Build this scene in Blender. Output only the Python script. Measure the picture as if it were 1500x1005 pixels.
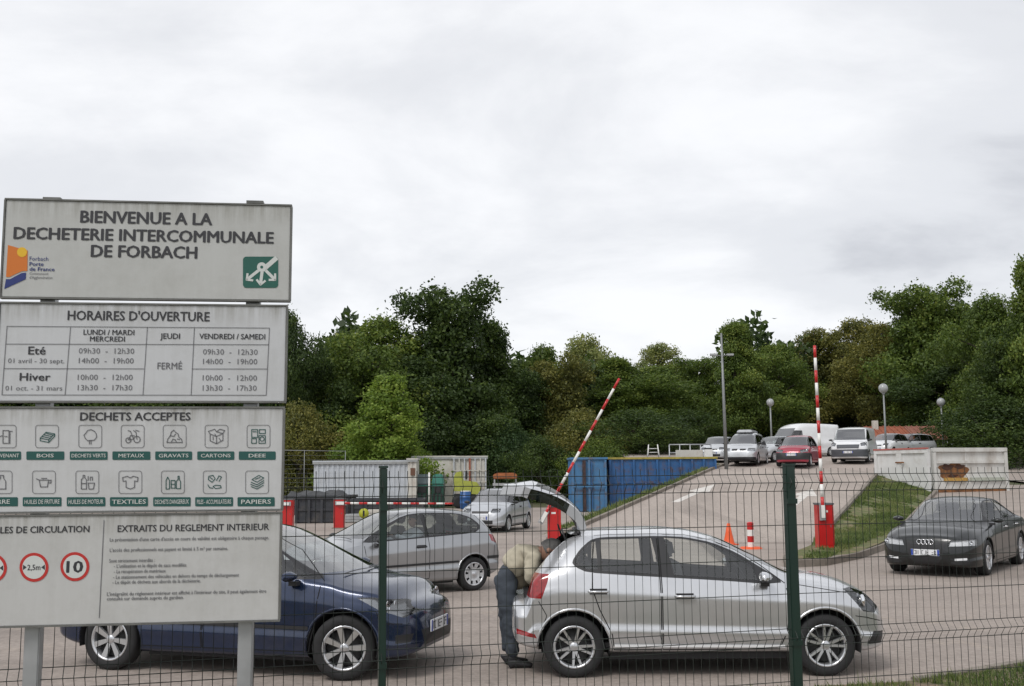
import bpy, bmesh, math, random
import numpy as np
from mathutils import Vector, Matrix, Euler
from mathutils.bvhtree import BVHTree
from math import sin, cos, pi, radians, atan2, sqrt

for _o in list(bpy.data.objects):
    bpy.data.objects.remove(_o)
SC = bpy.context.scene
COL = SC.collection
random.seed(7)

# ------------------------------------------------------------------ camera
F = 1550.0                      # focal length in photo pixels (photo 1500 wide)
CAM_H = 2.05
cam_d = bpy.data.cameras.new('camera')
cam_d.sensor_width = 36.0
cam_d.lens = F / 1500.0 * 36.0
cam_d.clip_start = 0.1
cam_d.clip_end = 3000
cam = bpy.data.objects.new('camera', cam_d)
COL.objects.link(cam)
PITCH = math.atan(187.5 / F)
ROLL = -0.007
CAM_R = Matrix.Rotation(pi / 2 + PITCH, 3, 'X') @ Matrix.Rotation(ROLL, 3, 'Z')
cam.matrix_world = Matrix.Translation((0, 0, CAM_H)) @ CAM_R.to_4x4()
SC.camera = cam

# ------------------------------------------------------------------ sky
SUN_EL, SUN_AZ = radians(52), radians(215)      # azimuth clockwise from +Y
W = bpy.data.worlds.new('World')
SC.world = W
W.use_nodes = True
nt = W.node_tree
nt.nodes.clear()
def wn(t, **k):
    n = nt.nodes.new(t)
    for a, b in k.items(): setattr(n, a, b)
    return n
out = wn('ShaderNodeOutputWorld')
sky = wn('ShaderNodeTexSky', sky_type='NISHITA', sun_disc=False, sun_elevation=SUN_EL, sun_rotation=SUN_AZ)
bg1 = wn('ShaderNodeBackground'); bg1.inputs[1].default_value = 0.12
nt.links.new(sky.outputs[0], bg1.inputs[0])
geo = wn('ShaderNodeTexCoord')
sep = wn('ShaderNodeSeparateXYZ'); nt.links.new(geo.outputs['Generated'], sep.inputs[0])
def math_n(op, a, b=None):
    m = wn('ShaderNodeMath', operation=op)
    for i, v in enumerate((a, b)):
        if v is None: continue
        if hasattr(v, 'links'): nt.links.new(v, m.inputs[i])
        else: m.inputs[i].default_value = v
    return m.outputs[0]
zz = math_n('ADD', math_n('MAXIMUM', sep.outputs[2], 0.0), 0.34)
comb = wn('ShaderNodeCombineXYZ')
nt.links.new(math_n('DIVIDE', sep.outputs[0], zz), comb.inputs[0])
nt.links.new(math_n('DIVIDE', sep.outputs[1], zz), comb.inputs[1])
mp = wn('ShaderNodeMapping'); mp.inputs['Location'].default_value = (7.7, 2.4, 2.0); mp.inputs['Scale'].default_value = (-0.75, 1.0, 1)
nt.links.new(comb.outputs[0], mp.inputs[0])
n1 = wn('ShaderNodeTexNoise'); n1.inputs['Scale'].default_value = 1.9; n1.inputs['Detail'].default_value = 9; n1.inputs['Roughness'].default_value = 0.56; n1.inputs['Distortion'].default_value = 0.25
n2 = wn('ShaderNodeTexNoise'); n2.inputs['Scale'].default_value = 0.6; n2.inputs['Detail'].default_value = 2
nt.links.new(mp.outputs[0], n1.inputs[0]); nt.links.new(mp.outputs[0], n2.inputs[0])
nsum = math_n('ADD', math_n('MULTIPLY', n1.outputs[0], 0.58), math_n('MULTIPLY', n2.outputs[0], 0.42))
cr = wn('ShaderNodeValToRGB')
cr.color_ramp.interpolation = 'EASE'
e = cr.color_ramp.elements
e[0].position = 0.38; e[0].color = (0.49, 0.50, 0.53, 1)
e[1].position = 0.60; e[1].color = (0.79, 0.795, 0.81, 1)
m_ = e.new(0.475); m_.color = (0.645, 0.655, 0.68, 1)
nt.links.new(nsum, cr.inputs[0])
bg2 = wn('ShaderNodeBackground'); bg2.inputs[1].default_value = 1.0
nt.links.new(cr.outputs[0], bg2.inputs[0])
mx = wn('ShaderNodeMixShader'); mx.inputs[0].default_value = 0.94
nt.links.new(bg1.outputs[0], mx.inputs[1]); nt.links.new(bg2.outputs[0], mx.inputs[2])
nt.links.new(mx.outputs[0], out.inputs[0])

sun_d = bpy.data.lights.new('sun', 'SUN')
sun_d.energy = 1.3; sun_d.angle = radians(18); sun_d.color = (1.0, 0.97, 0.93)
sun = bpy.data.objects.new('sun', sun_d); COL.objects.link(sun)
sd = Vector((sin(SUN_AZ) * cos(SUN_EL), cos(SUN_AZ) * cos(SUN_EL), sin(SUN_EL)))
sun.rotation_euler = sd.to_track_quat('Z', 'Y').to_euler()
SC.view_settings.view_transform = 'Standard'
SC.view_settings.look = 'None'
SC.view_settings.exposure = 0.36
SC.view_settings.gamma = 1.0
SC.view_settings.use_curve_mapping = False
SC.cycles.max_bounces = 6
SC.cycles.transparent_max_bounces = 12

# ------------------------------------------------------------------ pixel helpers (photo pixels -> real points)
def ray(px, py):
    return CAM_R @ Vector(((px - 750.0) / F, -(py - 502.5) / F, -1.0))
def at(px, py, Y):              # point on the ray at world depth Y
    d = ray(px, py); t = Y / d.y
    return Vector((d.x * t, Y, CAM_H + d.z * t))
def gnd(px, py, z=0.0):         # point on the ray at height z
    d = ray(px, py); t = (z - CAM_H) / d.z
    return Vector((d.x * t, d.y * t, z))

# ------------------------------------------------------------------ objects and meshes
def tag(o, label=None, cat=None, group=None, kind=None):
    if label: o['label'] = label
    if cat: o['category'] = cat
    if group: o['group'] = group
    if kind: o['kind'] = kind
    return o
def empty(name, loc=(0, 0, 0), rz=0.0, label=None, cat=None, group=None):
    o = bpy.data.objects.new(name, None); COL.objects.link(o)
    o.location = loc; o.rotation_euler = (0, 0, rz); o.empty_display_size = 0.2
    return tag(o, label, cat, group)
def link(name, me, parent=None, loc=None, rot=None, scale=None):
    o = bpy.data.objects.new(name, me); COL.objects.link(o)
    if parent is not None: o.parent = parent
    if loc is not None: o.location = loc
    if rot is not None: o.rotation_euler = rot
    if scale is not None: o.scale = scale
    return o
class MB:
    """collects verts / faces / material ids and links them as one object"""
    def __init__(s): s.v = []; s.f = []; s.m = []; s.mats = []; s.sm = []
    def mi(s, mat):
        if mat is None: return 0
        if mat not in s.mats: s.mats.append(mat)
        return s.mats.index(mat)
    def add(s, vs, fs, mat=None, smooth=False, M=None):
        b = len(s.v)
        for v in vs:
            v = Vector(v)
            if M is not None: v = M @ v
            s.v.append(v)
        k = s.mi(mat)
        for f in fs:
            s.f.append([b + i for i in f]); s.m.append(k); s.sm.append(smooth)
        return s
    def box(s, c, d, mat=None, M=None, taper=1.0):
        x, y, z = d[0] / 2, d[1] / 2, d[2] / 2
        vs = [(c[0] + sx * x * (taper if sz > 0 else 1), c[1] + sy * y * (taper if sz > 0 else 1), c[2] + sz * z) for sz in (-1, 1) for sy in (-1, 1) for sx in (-1, 1)]
        fs = [(0, 2, 3, 1), (4, 5, 7, 6), (0, 1, 5, 4), (2, 6, 7, 3), (0, 4, 6, 2), (1, 3, 7, 5)]
        return s.add(vs, fs, mat, False, M)
    def tube(s, pts, r, n=8, mat=None, cap=True, smooth=True, M=None):
        pts = [Vector(p) for p in pts]
        if not hasattr(r, '__len__'): r = [r] * len(pts)
        vs = []; fs = []
        up = Vector((0.013, 0.021, 1)).normalized()
        for i, p in enumerate(pts):
            a = pts[max(i - 1, 0)]; b = pts[min(i + 1, len(pts) - 1)]
            t = (b - a).normalized()
            u = t.cross(up)
            if u.length < 0.05: u = t.cross(Vector((1, 0.03, 0)))
            u.normalize(); w = t.cross(u)
            for k in range(n):
                an = 2 * pi * k / n
                vs.append(p + (u * cos(an) + w * sin(an)) * r[i])
        for i in range(len(pts) - 1):
            for k in range(n):
                a = i * n + k; b = i * n + (k + 1) % n
                fs.append((a, b, b + n, a + n))
        if cap:
            fs.append(tuple(range(n - 1, -1, -1))); fs.append(tuple(range((len(pts) - 1) * n, len(pts) * n)))
        return s.add(vs, fs, mat, smooth, M)
    def lathe(s, prof, n=16, mat=None, M=None, smooth=True, cap=False):   # prof (r, z)
        vs = []; fs = []
        for r, z in prof:
            for k in range(n):
                a = 2 * pi * k / n
                vs.append((r * cos(a), r * sin(a), z))
        for i in range(len(prof) - 1):
            for k in range(n):
                a = i * n + k; b = i * n + (k + 1) % n
                fs.append((a, b, b + n, a + n))
        if cap:
            fs.append(tuple(range(n - 1, -1, -1))); fs.append(tuple(range((len(prof) - 1) * n, len(prof) * n)))
        return s.add(vs, fs, mat, smooth, M)
    def prism(s, poly, y0, y1, mat=None, M=None):                           # poly in (x, z), extruded along y
        n = len(poly)
        vs = [(p[0], y0, p[1]) for p in poly] + [(p[0], y1, p[1]) for p in poly]
        fs = [tuple(range(n)), tuple(range(2 * n - 1, n - 1, -1))]
        for i in range(n):
            j = (i + 1) % n
            fs.append((i, i + n, j + n, j))
        return s.add(vs, fs, mat, False, M)
    def mesh(s, name, mat=None):
        me = bpy.data.meshes.new(name)
        me.from_pydata([tuple(v) for v in s.v], [], s.f)
        for mm in (s.mats or ([mat] if mat else [])): me.materials.append(mm)
        me.polygons.foreach_set('material_index', s.m)
        me.polygons.foreach_set('use_smooth', s.sm)
        me.update()
        return me
    def build(s, name, mat=None, parent=None, loc=None, rot=None, recalc=True, bevel=0.0):
        me = s.mesh(name, mat)
        if recalc or bevel:
            bm = bmesh.new(); bm.from_mesh(me)
            if bevel:
                es = [e for e in bm.edges if len(e.link_faces) == 2 and e.calc_face_angle(0) > 0.6]
                bmesh.ops.bevel(bm, geom=es, offset=bevel, segments=2, affect='EDGES', clamp_overlap=True)
            bmesh.ops.recalc_face_normals(bm, faces=bm.faces)
            bm.to_mesh(me); bm.free()
        return link(name, me, parent, loc, rot)
def copy_tree(o, parent=None):
    c = o.copy(); COL.objects.link(c); c.parent = parent
    for ch in [x for x in o.children]:
        k = copy_tree(ch, c)
        k.matrix_parent_inverse = ch.matrix_parent_inverse.copy()
    return c

# ------------------------------------------------------------------ materials
_M = {}
def nodes_mat(name):
    m = bpy.data.materials.new(name); m.use_nodes = True
    return m, m.node_tree, m.node_tree.nodes['Principled BSDF']
def setp(b, **k):
    for a, v in k.items():
        b.inputs[a.replace('_', ' ')].default_value = v
def M_plain(name, col, rough=0.6, metal=0.0, noise=0.0, nscale=6.0, bump=0.0, dirt=None, dirt_amt=0.5, dscale=2.0, coat=0.0, stretch=(1, 1, 1), back=None):
    if name in _M: return _M[name]
    m, t, b = nodes_mat(name)
    setp(b, Base_Color=(*col, 1), Roughness=rough, Metallic=metal)
    if coat: setp(b, Coat_Weight=coat, Coat_Roughness=0.04)
    L = t.links
    src = None
    tc = t.nodes.new('ShaderNodeTexCoord'); mp = t.nodes.new('ShaderNodeMapping')
    mp.inputs['Scale'].default_value = stretch
    L.new(tc.outputs['Object'], mp.inputs[0])
    if noise:
        n = t.nodes.new('ShaderNodeTexNoise'); n.inputs['Scale'].default_value = nscale; n.inputs['Detail'].default_value = 6
        L.new(mp.outputs[0], n.inputs[0])
        r = t.nodes.new('ShaderNodeMapRange'); r.inputs[1].default_value = 0.25; r.inputs[2].default_value = 0.75
        r.inputs[3].default_value = 1 - noise; r.inputs[4].default_value = 1 + noise
        L.new(n.outputs[0], r.inputs[0])
        mm = t.nodes.new('ShaderNodeMix'); mm.data_type = 'RGBA'; mm.blend_type = 'MULTIPLY'; mm.inputs[0].default_value = 1
        mm.inputs[6].default_value = (*col, 1)
        L.new(r.outputs[0], mm.inputs[7]); src = mm.outputs[2]
        if bump:
            bp = t.nodes.new('ShaderNodeBump'); bp.inputs['Strength'].default_value = bump; bp.inputs['Distance'].default_value = 0.02
            L.new(n.outputs[0], bp.inputs['Height']); L.new(bp.outputs[0], b.inputs['Normal'])
    if dirt:
        n = t.nodes.new('ShaderNodeTexNoise'); n.inputs['Scale'].default_value = dscale; n.inputs['Detail'].default_value = 8; n.inputs['Roughness'].default_value = 0.7
        L.new(mp.outputs[0], n.inputs[0])
        r = t.nodes.new('ShaderNodeMapRange'); r.inputs[1].default_value = 0.5; r.inputs[2].default_value = 0.68
        r.inputs[3].default_value = 0; r.inputs[4].default_value = dirt_amt
        L.new(n.outputs[0], r.inputs[0])
        mm = t.nodes.new('ShaderNodeMix'); mm.data_type = 'RGBA'
        if src: L.new(src, mm.inputs[6])
        else: mm.inputs[6].default_value = (*col, 1)
        mm.inputs[7].default_value = (*dirt, 1)
        L.new(r.outputs[0], mm.inputs[0]); src = mm.outputs[2]
    if back is not None:
        g = t.nodes.new('ShaderNodeNewGeometry')
        mm = t.nodes.new('ShaderNodeMix'); mm.data_type = 'RGBA'
        L.new(g.outputs['Backfacing'], mm.inputs[0])
        if src: L.new(src, mm.inputs[6])
        else: mm.inputs[6].default_value = (*col, 1)
        mm.inputs[7].default_value = (*back, 1); src = mm.outputs[2]
        for nm, fv in (('Metallic', metal), ('Coat Weight', coat)):
            q = t.nodes.new('ShaderNodeMapRange'); L.new(g.outputs['Backfacing'], q.inputs[0])
            q.inputs[3].default_value = fv; q.inputs[4].default_value = 0.0
            L.new(q.outputs[0], b.inputs[nm])
    if src: L.new(src, b.inputs['Base Color'])
    _M[name] = m
    return m
def paint(name, col, metal=0.6, rough=0.32):
    return M_plain('paint_' + name, col, rough, metal, noise=0.05, nscale=3, coat=0.8, back=(0.035, 0.035, 0.038), dirt=(0.22, 0.19, 0.15), dirt_amt=0.10, dscale=1.3)
def M_glass(name, tint=(0.55, 0.62, 0.6), gloss=0.35, mn=0.10):
    if name in _M: return _M[name]
    m = bpy.data.materials.new(name); m.use_nodes = True; t = m.node_tree; t.nodes.clear()
    o = t.nodes.new('ShaderNodeOutputMaterial'); tr = t.nodes.new('ShaderNodeBsdfTransparent'); gl = t.nodes.new('ShaderNodeBsdfGlossy')
    gl.inputs['Roughness'].default_value = 0.03; tr.inputs[0].default_value = (*tint, 1)
    fr = t.nodes.new('ShaderNodeLayerWeight'); fr.inputs[0].default_value = 0.35
    mr = t.nodes.new('ShaderNodeMapRange'); mr.inputs[3].default_value = mn; mr.inputs[4].default_value = mn + gloss * 2
    t.links.new(fr.outputs['Fresnel'], mr.inputs[0])
    mxs = t.nodes.new('ShaderNodeMixShader'); t.links.new(mr.outputs[0], mxs.inputs[0])
    t.links.new(tr.outputs[0], mxs.inputs[1]); t.links.new(gl.outputs[0], mxs.inputs[2]); t.links.new(mxs.outputs[0], o.inputs[0])
    _M[name] = m
    return m
RUB = M_plain('tyre_rubber', (0.018, 0.018, 0.019), 0.8, noise=0.2, nscale=12)
BLK = M_plain('black_plastic', (0.022, 0.022, 0.024), 0.5)
DRK = M_plain('dark_interior', (0.03, 0.03, 0.032), 0.8)
SEAM = M_plain('panel_gap', (0.008, 0.008, 0.009), 0.9)
ALU = M_plain('alloy_silver', (0.62, 0.63, 0.65), 0.28, 0.8)
CHR = M_plain('chrome', (0.85, 0.86, 0.88), 0.08, 1.0)
WHP = M_plain('white_plate', (0.75, 0.76, 0.78), 0.4)
REDL = M_plain('red_lens', (0.27, 0.006, 0.008), 0.15, noise=0.3, nscale=30, coat=1.0)
AMB = M_plain('orange_lens', (0.75, 0.2, 0.02), 0.15, coat=1.0)
GLS = M_glass('car_glass', (0.95, 0.98, 0.96), 0.2, 0.12); GLM = M_glass('car_glass_mid', (0.74, 0.80, 0.77), 0.22, 0.10); GLD = M_glass('car_glass_dark', (0.16, 0.19, 0.19), 0.4); GLC = M_glass('lamp_glass', (0.92, 0.93, 0.94), 0.25)
GLL = M_glass('windscreen_glass', (0.6, 0.66, 0.64), 0.45, 0.30)
GREENP = M_plain('fence_green', (0.004, 0.024, 0.016), 0.45, coat=0.2)
WIRE = M_plain('fence_wire_green', (0.012, 0.018, 0.014), 0.6)
REDP = M_plain('barrier_red', (0.50, 0.012, 0.012), 0.35, noise=0.08, nscale=4, coat=0.3)
WHT = M_plain('barrier_white', (0.78, 0.77, 0.74), 0.45, noise=0.06)
CONC = M_plain('kerb_concrete', (0.22, 0.19, 0.16), 0.9, noise=0.25, nscale=5, bump=0.4, dirt=(0.1, 0.09, 0.07), dirt_amt=0.5, dscale=1.2)
GALV = M_plain('galvanised_steel', (0.42, 0.43, 0.44), 0.45, 0.6, noise=0.15, nscale=8)
# ------------------------------------------------------------------ terrain
def sst(a, b, x):
    t = min(max((x - a) / (b - a), 0.0), 1.0); return t * t * (3 - 2 * t)
def zr(y):
    if y < 29: return 0.0
    if y < 31: return 0.023 * (y - 29) ** 2
    if y < 53: return 0.023 * 4 + 0.086 * (y - 31)
    if y < 57: return 0.023 * 4 + 0.086 * 22 + 0.086 * (y - 53) - 0.031 * (y - 53) ** 2 / 8
    return zr(56.999) + 0.055 * (min(y, 100) - 57)
def zl(y):
    return 0.0 if y < 27 else 0.052 * (min(y, 110) - 27) - 0.03 * sst(27, 30, y)
def xl(y): return 0.8 + 0.39 * (y - 30) if y < 57 else max(11.33 - 1.4 * (y - 57), 7.2)
def xr(y): return 8.4 + 0.43 * (y - 30)
def xb(y): return 9.8 + 0.47 * (y - 28.2)
def elev(x, y):
    near = 0.03 * (1 - sst(13, 17, y))
    if y < 30: return near
    a = xl(y)
    if x < a - 1.15: return 0.0
    if x < a - 0.6: return zr(y) * (x - a + 1.15) / 0.55
    if x <= xr(y): return zr(y)
    lo, hi = zl(y), zr(y)
    b = xb(y)
    if x < b:
        t = (x - xr(y)) / (b - xr(y)); z = hi + (lo - hi) * (t ** 1.25)
    else: z = lo
    return z + (hi - z) * sst(51.0, 54.0, y) * (1 - sst(23.0, 25.5, x))
def hit(px, py):                 # photo pixel -> terrain point
    d = ray(px, py); t = 8.0
    while t < 150:
        p = Vector((0, 0, CAM_H)) + d * t
        if p.z <= elev(p.x, p.y): return Vector((p.x, p.y, elev(p.x, p.y)))
        t += 0.05
    return p

def ground_mat(name, c1, c2, scale=0.6, fine=14.0, bump=0.5, c3=None, thr=0.55, rough=0.92, wet=0.0, streak=None):
    m, t, b = nodes_mat(name); L = t.links
    tc = t.nodes.new('ShaderNodeTexCoord')
    def nz(s, d=6, r=0.6, dist=0.0, sc=None):
        n = t.nodes.new('ShaderNodeTexNoise'); n.inputs['Scale'].default_value = s; n.inputs['Detail'].default_value = d; n.inputs['Roughness'].default_value = r; n.inputs['Distortion'].default_value = dist
        if sc:
            mp = t.nodes.new('ShaderNodeMapping'); mp.inputs['Scale'].default_value = sc; L.new(tc.outputs['Object'], mp.inputs[0]); L.new(mp.outputs[0], n.inputs[0])
        else: L.new(tc.outputs['Object'], n.inputs[0])
        return n.outputs[0]
    def mixc(f, a, bb, kind='MIX'):
        n = t.nodes.new('ShaderNodeMix'); n.data_type = 'RGBA'; n.blend_type = kind
        for sock, v in ((0, f), (6, a), (7, bb)):
            if hasattr(v, 'links'): L.new(v, n.inputs[sock])
            else: n.inputs[sock].default_value = v if sock == 0 else (*v, 1)
        return n.outputs[2]
    def rng(x, a, bb, c, d):
        r = t.nodes.new('ShaderNodeMapRange'); L.new(x, r.inputs[0])
        for i, v in enumerate((a, bb, c, d)): r.inputs[i + 1].default_value = v
        return r.outputs[0]
    big = nz(scale); fin = nz(fine, 8, 0.75); mid = nz(scale * 4, 6, 0.7)
    col = mixc(rng(big, 0.35, 0.65, 0, 1), c1, c2)
    if streak:
        sp = nz(2.2, 4, 0.5, 1.5); col = mixc(rng(sp, 0.66, 0.74, 0, 0.5), col, tuple(v * 0.45 for v in c1))
    if c3: col = mixc(rng(mid, thr - 0.04, thr + 0.06, 0, 1), col, c3)
    if streak: col = mixc(rng(nz(0.5, 5, 0.65, 0.4, streak), 0.48, 0.70, 0, 0.62), col, tuple(v * 0.55 for v in c1))
    g = rng(fin, 0.3, 0.7, 0.72, 1.28)
    cmb = t.nodes.new('ShaderNodeCombineColor')
    for i in range(3): L.new(g, cmb.inputs[i])
    col = mixc(1.0, col, cmb.outputs[0], 'MULTIPLY')
    L.new(col, b.inputs['Base Color'])
    b.inputs['Roughness'].default_value = rough
    bp = t.nodes.new('ShaderNodeBump'); bp.inputs['Strength'].default_value = bump; bp.inputs['Distance'].default_value = 0.02
    L.new(fin, bp.inputs['Height']); L.new(bp.outputs[0], b.inputs['Normal'])
    return m
PAVE = ground_mat('yard_paving', (0.335, 0.285, 0.25), (0.295, 0.252, 0.222), 0.25, 16, 0.3, (0.34, 0.285, 0.24), 0.62, streak=(0.5, 1.4, 1))
RAMPM = ground_mat('ramp_paving', (0.39, 0.335, 0.295), (0.35, 0.30, 0.265), 0.3, 12, 0.3, (0.39, 0.33, 0.285), 0.62, streak=(1.6, 0.3, 1))
DIRT = ground_mat('earth', (0.10, 0.075, 0.045), (0.07, 0.07, 0.03), 0.3, 6, 0.6, (0.05, 0.075, 0.02), 0.52)
GRASSM = ground_mat('grass_soil', (0.08, 0.11, 0.03), (0.13, 0.13, 0.045), 0.9, 9, 0.8, (0.22, 0.16, 0.10), 0.56)
GRASSF = ground_mat('verge_soil', (0.05, 0.075, 0.02), (0.21, 0.15, 0.105), 0.9, 12, 0.8, (0.23, 0.165, 0.12), 0.52)
FLOORM = ground_mat('forest_floor', (0.03, 0.035, 0.012), (0.04, 0.03, 0.015), 0.2, 4, 0.6)

def lerp(a, b, t): return a + (b - a) * t
def sheet(name, ys, fl, fr, nx, mat, dz, kind='structure', zf=elev, parent=None):
    vs = []; fs = []
    for y in ys:
        a, b = fl(y), fr(y)
        for i in range(nx + 1):
            x = lerp(a, b, i / nx); vs.append((x, y, zf(x, y) + dz))
    w = nx + 1
    for j in range(len(ys) - 1):
        for i in range(nx):
            k = j * w + i; fs.append((k, k + 1, k + w + 1, k + w))
    me = bpy.data.meshes.new(name); me.from_pydata(vs, [], fs); me.materials.append(mat)
    me.polygons.foreach_set('use_smooth', [True] * len(fs)); me.update()
    o = link(name, me, parent)
    return tag(o, kind=kind)
def rng_(a, b, n): return [a + (b - a) * i / n for i in range(n + 1)]
# earth: one big sheet under everything, out to the horizon
gx = [-1500, -600, -250, -120] + rng_(-80, -20, 24) + rng_(-19, 32, 102) + rng_(34, 90, 28) + [130, 260, 600, 1500]
gy = [-400, -60, -10, 0] + rng_(2, 66, 128) + rng_(68, 130, 31) + [180, 300, 700, 2000]
vs = []; fs = []
for y in gy:
    for x in gx:
        z = min(elev(x + dx, y + dy) for dx in (-0.6, 0, 0.6) for dy in (-0.6, 0, 0.6)) - 0.07
        if y > 110: z = lerp(z, 0.0, sst(130, 300, y))
        if abs(x) > 100: z = 0.0
        vs.append((x, y, z))
w = len(gx)
for j in range(len(gy) - 1):
    for i in range(w - 1):
        k = j * w + i; fs.append((k, k + 1, k + w + 1, k + w))
me = bpy.data.meshes.new('ground'); me.from_pydata(vs, [], fs); me.materials.append(DIRT); me.update()
tag(link('ground', me), kind='structure')
def yfront(x): return np.interp(x, [-60, 0.2, 2.5, 3.83, 5.7, 60], [9.2, 9.7, 10.15, 10.42, 11.55, 16.0])
# paved yard (near), made of rows whose front edge follows the verge
def yard():
    xs = rng_(-45, -4, 30) + rng_(-3.5, 12, 62) + rng_(13, 50, 30)
    N = 56; vs = []; fs = []
    for j in range(N + 1):
        for x in xs:
            y = lerp(yfront(x), 30.0, j / N); vs.append((x, y, elev(x, y) + 0.004))
    w = len(xs)
    for j in range(N):
        for i in range(w - 1):
            k = j * w + i; fs.append((k, k + 1, k + w + 1, k + w))
    me = bpy.data.meshes.new('yard_paving'); me.from_pydata(vs, [], fs); me.materials.append(PAVE); me.update()
    tag(link('yard_paving', me), kind='structure')
yard()
sheet('lower_yard_paving', rng_(30, 60, 30), lambda y: -45, lambda y: xl(y) - 1.2 if y < 57 else xl(57) - 6, 24, PAVE, 0.004, zf=lambda x, y: 0)
sheet('exit_road', rng_(30, 51, 42), xb, lambda y: 50, 30, PAVE, 0.004)
sheet('yard_corner', rng_(30, 33.05, 6), lambda y: xl(y) - 1.26, lambda y: xl(y) - .02, 8, PAVE, 0.006)
sheet('ramp_road', rng_(30, 57, 60), xl, xr, 10, RAMPM, 0.008)
sheet('upper_platform', rng_(57, 96, 40), xl, lambda y: 19.8 + 0.5 * (y - 57), 16, RAMPM, 0.008)
sheet('grass_bank', rng_(30, 54, 48), lambda y: xr(y) + 0.12, xb, 8, GRASSM, 0.03)
sheet('grass_strip', rng_(33, 57, 52), lambda y: xl(y) - 0.62, lambda y: xl(y) - 0.1, 3, GRASSM, 0.03)
sheet('retaining_face', rng_(33, 57, 50), lambda y: xl(y) - 1.15, lambda y: xl(y) - 0.6, 2, GRASSM, 0.012)
sheet('grass_mound', rng_(54, 90, 36), lambda y: 19.9 + 0.5 * (y - 57), lambda y: max(24.6, 20.4 + .5 * (y - 57)), 10, GRASSM, 0.02)
sheet('exit_road_far', rng_(51, 80, 30), lambda y: 25.4, lambda y: 50, 12, PAVE, 0.004)
sheet('grass_verge', rng_(0, 1, 30), lambda t: 0, lambda t: 1, 60, GRASSF, 0.0, zf=lambda x, y: 0)
_v = bpy.data.objects['grass_verge'].data
for i, v in enumerate(_v.vertices):
    x = -6 + 20 * v.co.x; t = v.co.y
    y = lerp(2.0, yfront(x), t)
    v.co = (x, y, 0.035 + 0.02 * sin(x * 3) * sin(y * 2.2) * (1 - t ** 4) + 0.0)
# island with the right-hand barrier: raised grass tip between ramp mouth and exit road
IS = [(5.75, 22.6), (6.6, 22.95), (7.9, 24.7), (9.2, 27.0), (9.85, 28.3), (10.6, 30.0), (8.52, 30.0), (8.05, 28.2), (7.2, 26.3), (6.1, 24.1)]
mb = MB()
mb.add([(x, y, 0.12 + (0.012 * (y - 22))) for x, y in IS] + [(7.9, 27.2, 0.2)], [(i, (i + 1) % 10, 10) for i in range(10)], GRASSM)
tag(mb.build('island_grass'), kind='structure')

def kerb(name, pts, w=0.15, h=0.12, label=None, seg=1.0, dz=0.0, zf=elev, off=0.0):
    mb = MB()
    P = [Vector((x, y)) for x, y in pts]
    for a, b in zip(P[:-1], P[1:]):
        n = max(1, round((b - a).length / seg)); d = (b - a).normalized(); q = Vector((-d.y, d.x)) * w / 2
        for i in range(n):
            s = a.lerp(b, i / n) + d * 0.008; e_ = a.lerp(b, (i + 1) / n) - d * 0.008
            jit = random.uniform(-0.006, 0.006)
            vs = []
            for p in (s, e_):
                for sg in (-1, 1):
                    z = zf(p.x, p.y) + off
                    vs += [(p.x + q.x * sg, p.y + q.y * sg, z - 0.1), (p.x + q.x * sg * 0.86, p.y + q.y * sg * 0.86, z + h + jit)]
            mb.add(vs, [(0, 1, 3, 2), (4, 6, 7, 5), (0, 4, 5, 1), (2, 3, 7, 6), (1, 5, 7, 3), (0, 2, 6, 4)], CONC)
    return tag(mb.build(name), kind='structure')
zramp = lambda x, y: zr(y)
kerb('ramp_kerb', [(xl(y), y) for y in rng_(30.5, 57, 13)], zf=zramp)
kerb('ramp_kerb', [(xr(y) + 0.07, y) for y in rng_(29.8, 53.5, 12)], h=0.14, zf=zramp)
kerb('bank_kerb', [(xb(y), y) for y in rng_(30, 47, 9)], zf=lambda x, y: zl(y))
kerb('island_kerb', IS[:6], w=0.18, h=0.15, zf=lambda x, y: 0)
kerb('island_kerb', IS[6:] + [IS[0]], w=0.15, h=0.13, zf=lambda x, y: 0)
kerb('verge_kerb', [(x, yfront(x) + 0.02) for x in (3.83, 4.8, 5.7, 8, 12)], w=0.12, h=0.03, zf=lambda x, y: 0.0, off=0.03)
# drain line where the ramp starts
mb = MB(); GR = M_plain('drain_joint', (0.13, 0.1, 0.085), 0.9, noise=0.2)
mb.add([(1.0, 29.75, 0.012), (8.2, 29.75, 0.012), (8.3, 30.0, 0.014), (0.9, 30.0, 0.014)], [(0, 1, 2, 3)], GR)
tag(mb.build('ramp_joint'), kind='structure')
# worn white arrows on the ramp
PW = M_plain('worn_road_paint', (0.62, 0.59, 0.55), 0.8, noise=0.12, nscale=3, dirt=(0.26, 0.22, 0.19), dirt_amt=0.55, dscale=2.5)
def arrow(px, py, L, wd, nm):
    c = hit(px, py); u = Vector((0.385, 0.923)).normalized(); q = Vector((u.y, -u.x))
    shp = [(-L / 2, -wd * .16), (L * 0.05, -wd * .16), (L * 0.05, -wd / 2), (L / 2, 0), (L * 0.05, wd / 2), (L * 0.05, wd * .16), (-L / 2, wd * .16)]
    vs = []
    for s, tq in shp:
        p = Vector((c.x, c.y)) + u * s + q * tq; vs.append((p.x, p.y, zr(p.y) + 0.0135))
    mb = MB(); mb.add(vs, [(0, 1, 5, 6), (1, 2, 3), (1, 3, 5), (5, 3, 4)], PW)
    tag(mb.build(nm), kind='structure')
arrow(1020, 722, 7.0, 0.9, 'ramp_arrow_marking'); arrow(1176, 728, 6.0, 1.0, 'ramp_arrow_marking')

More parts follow.
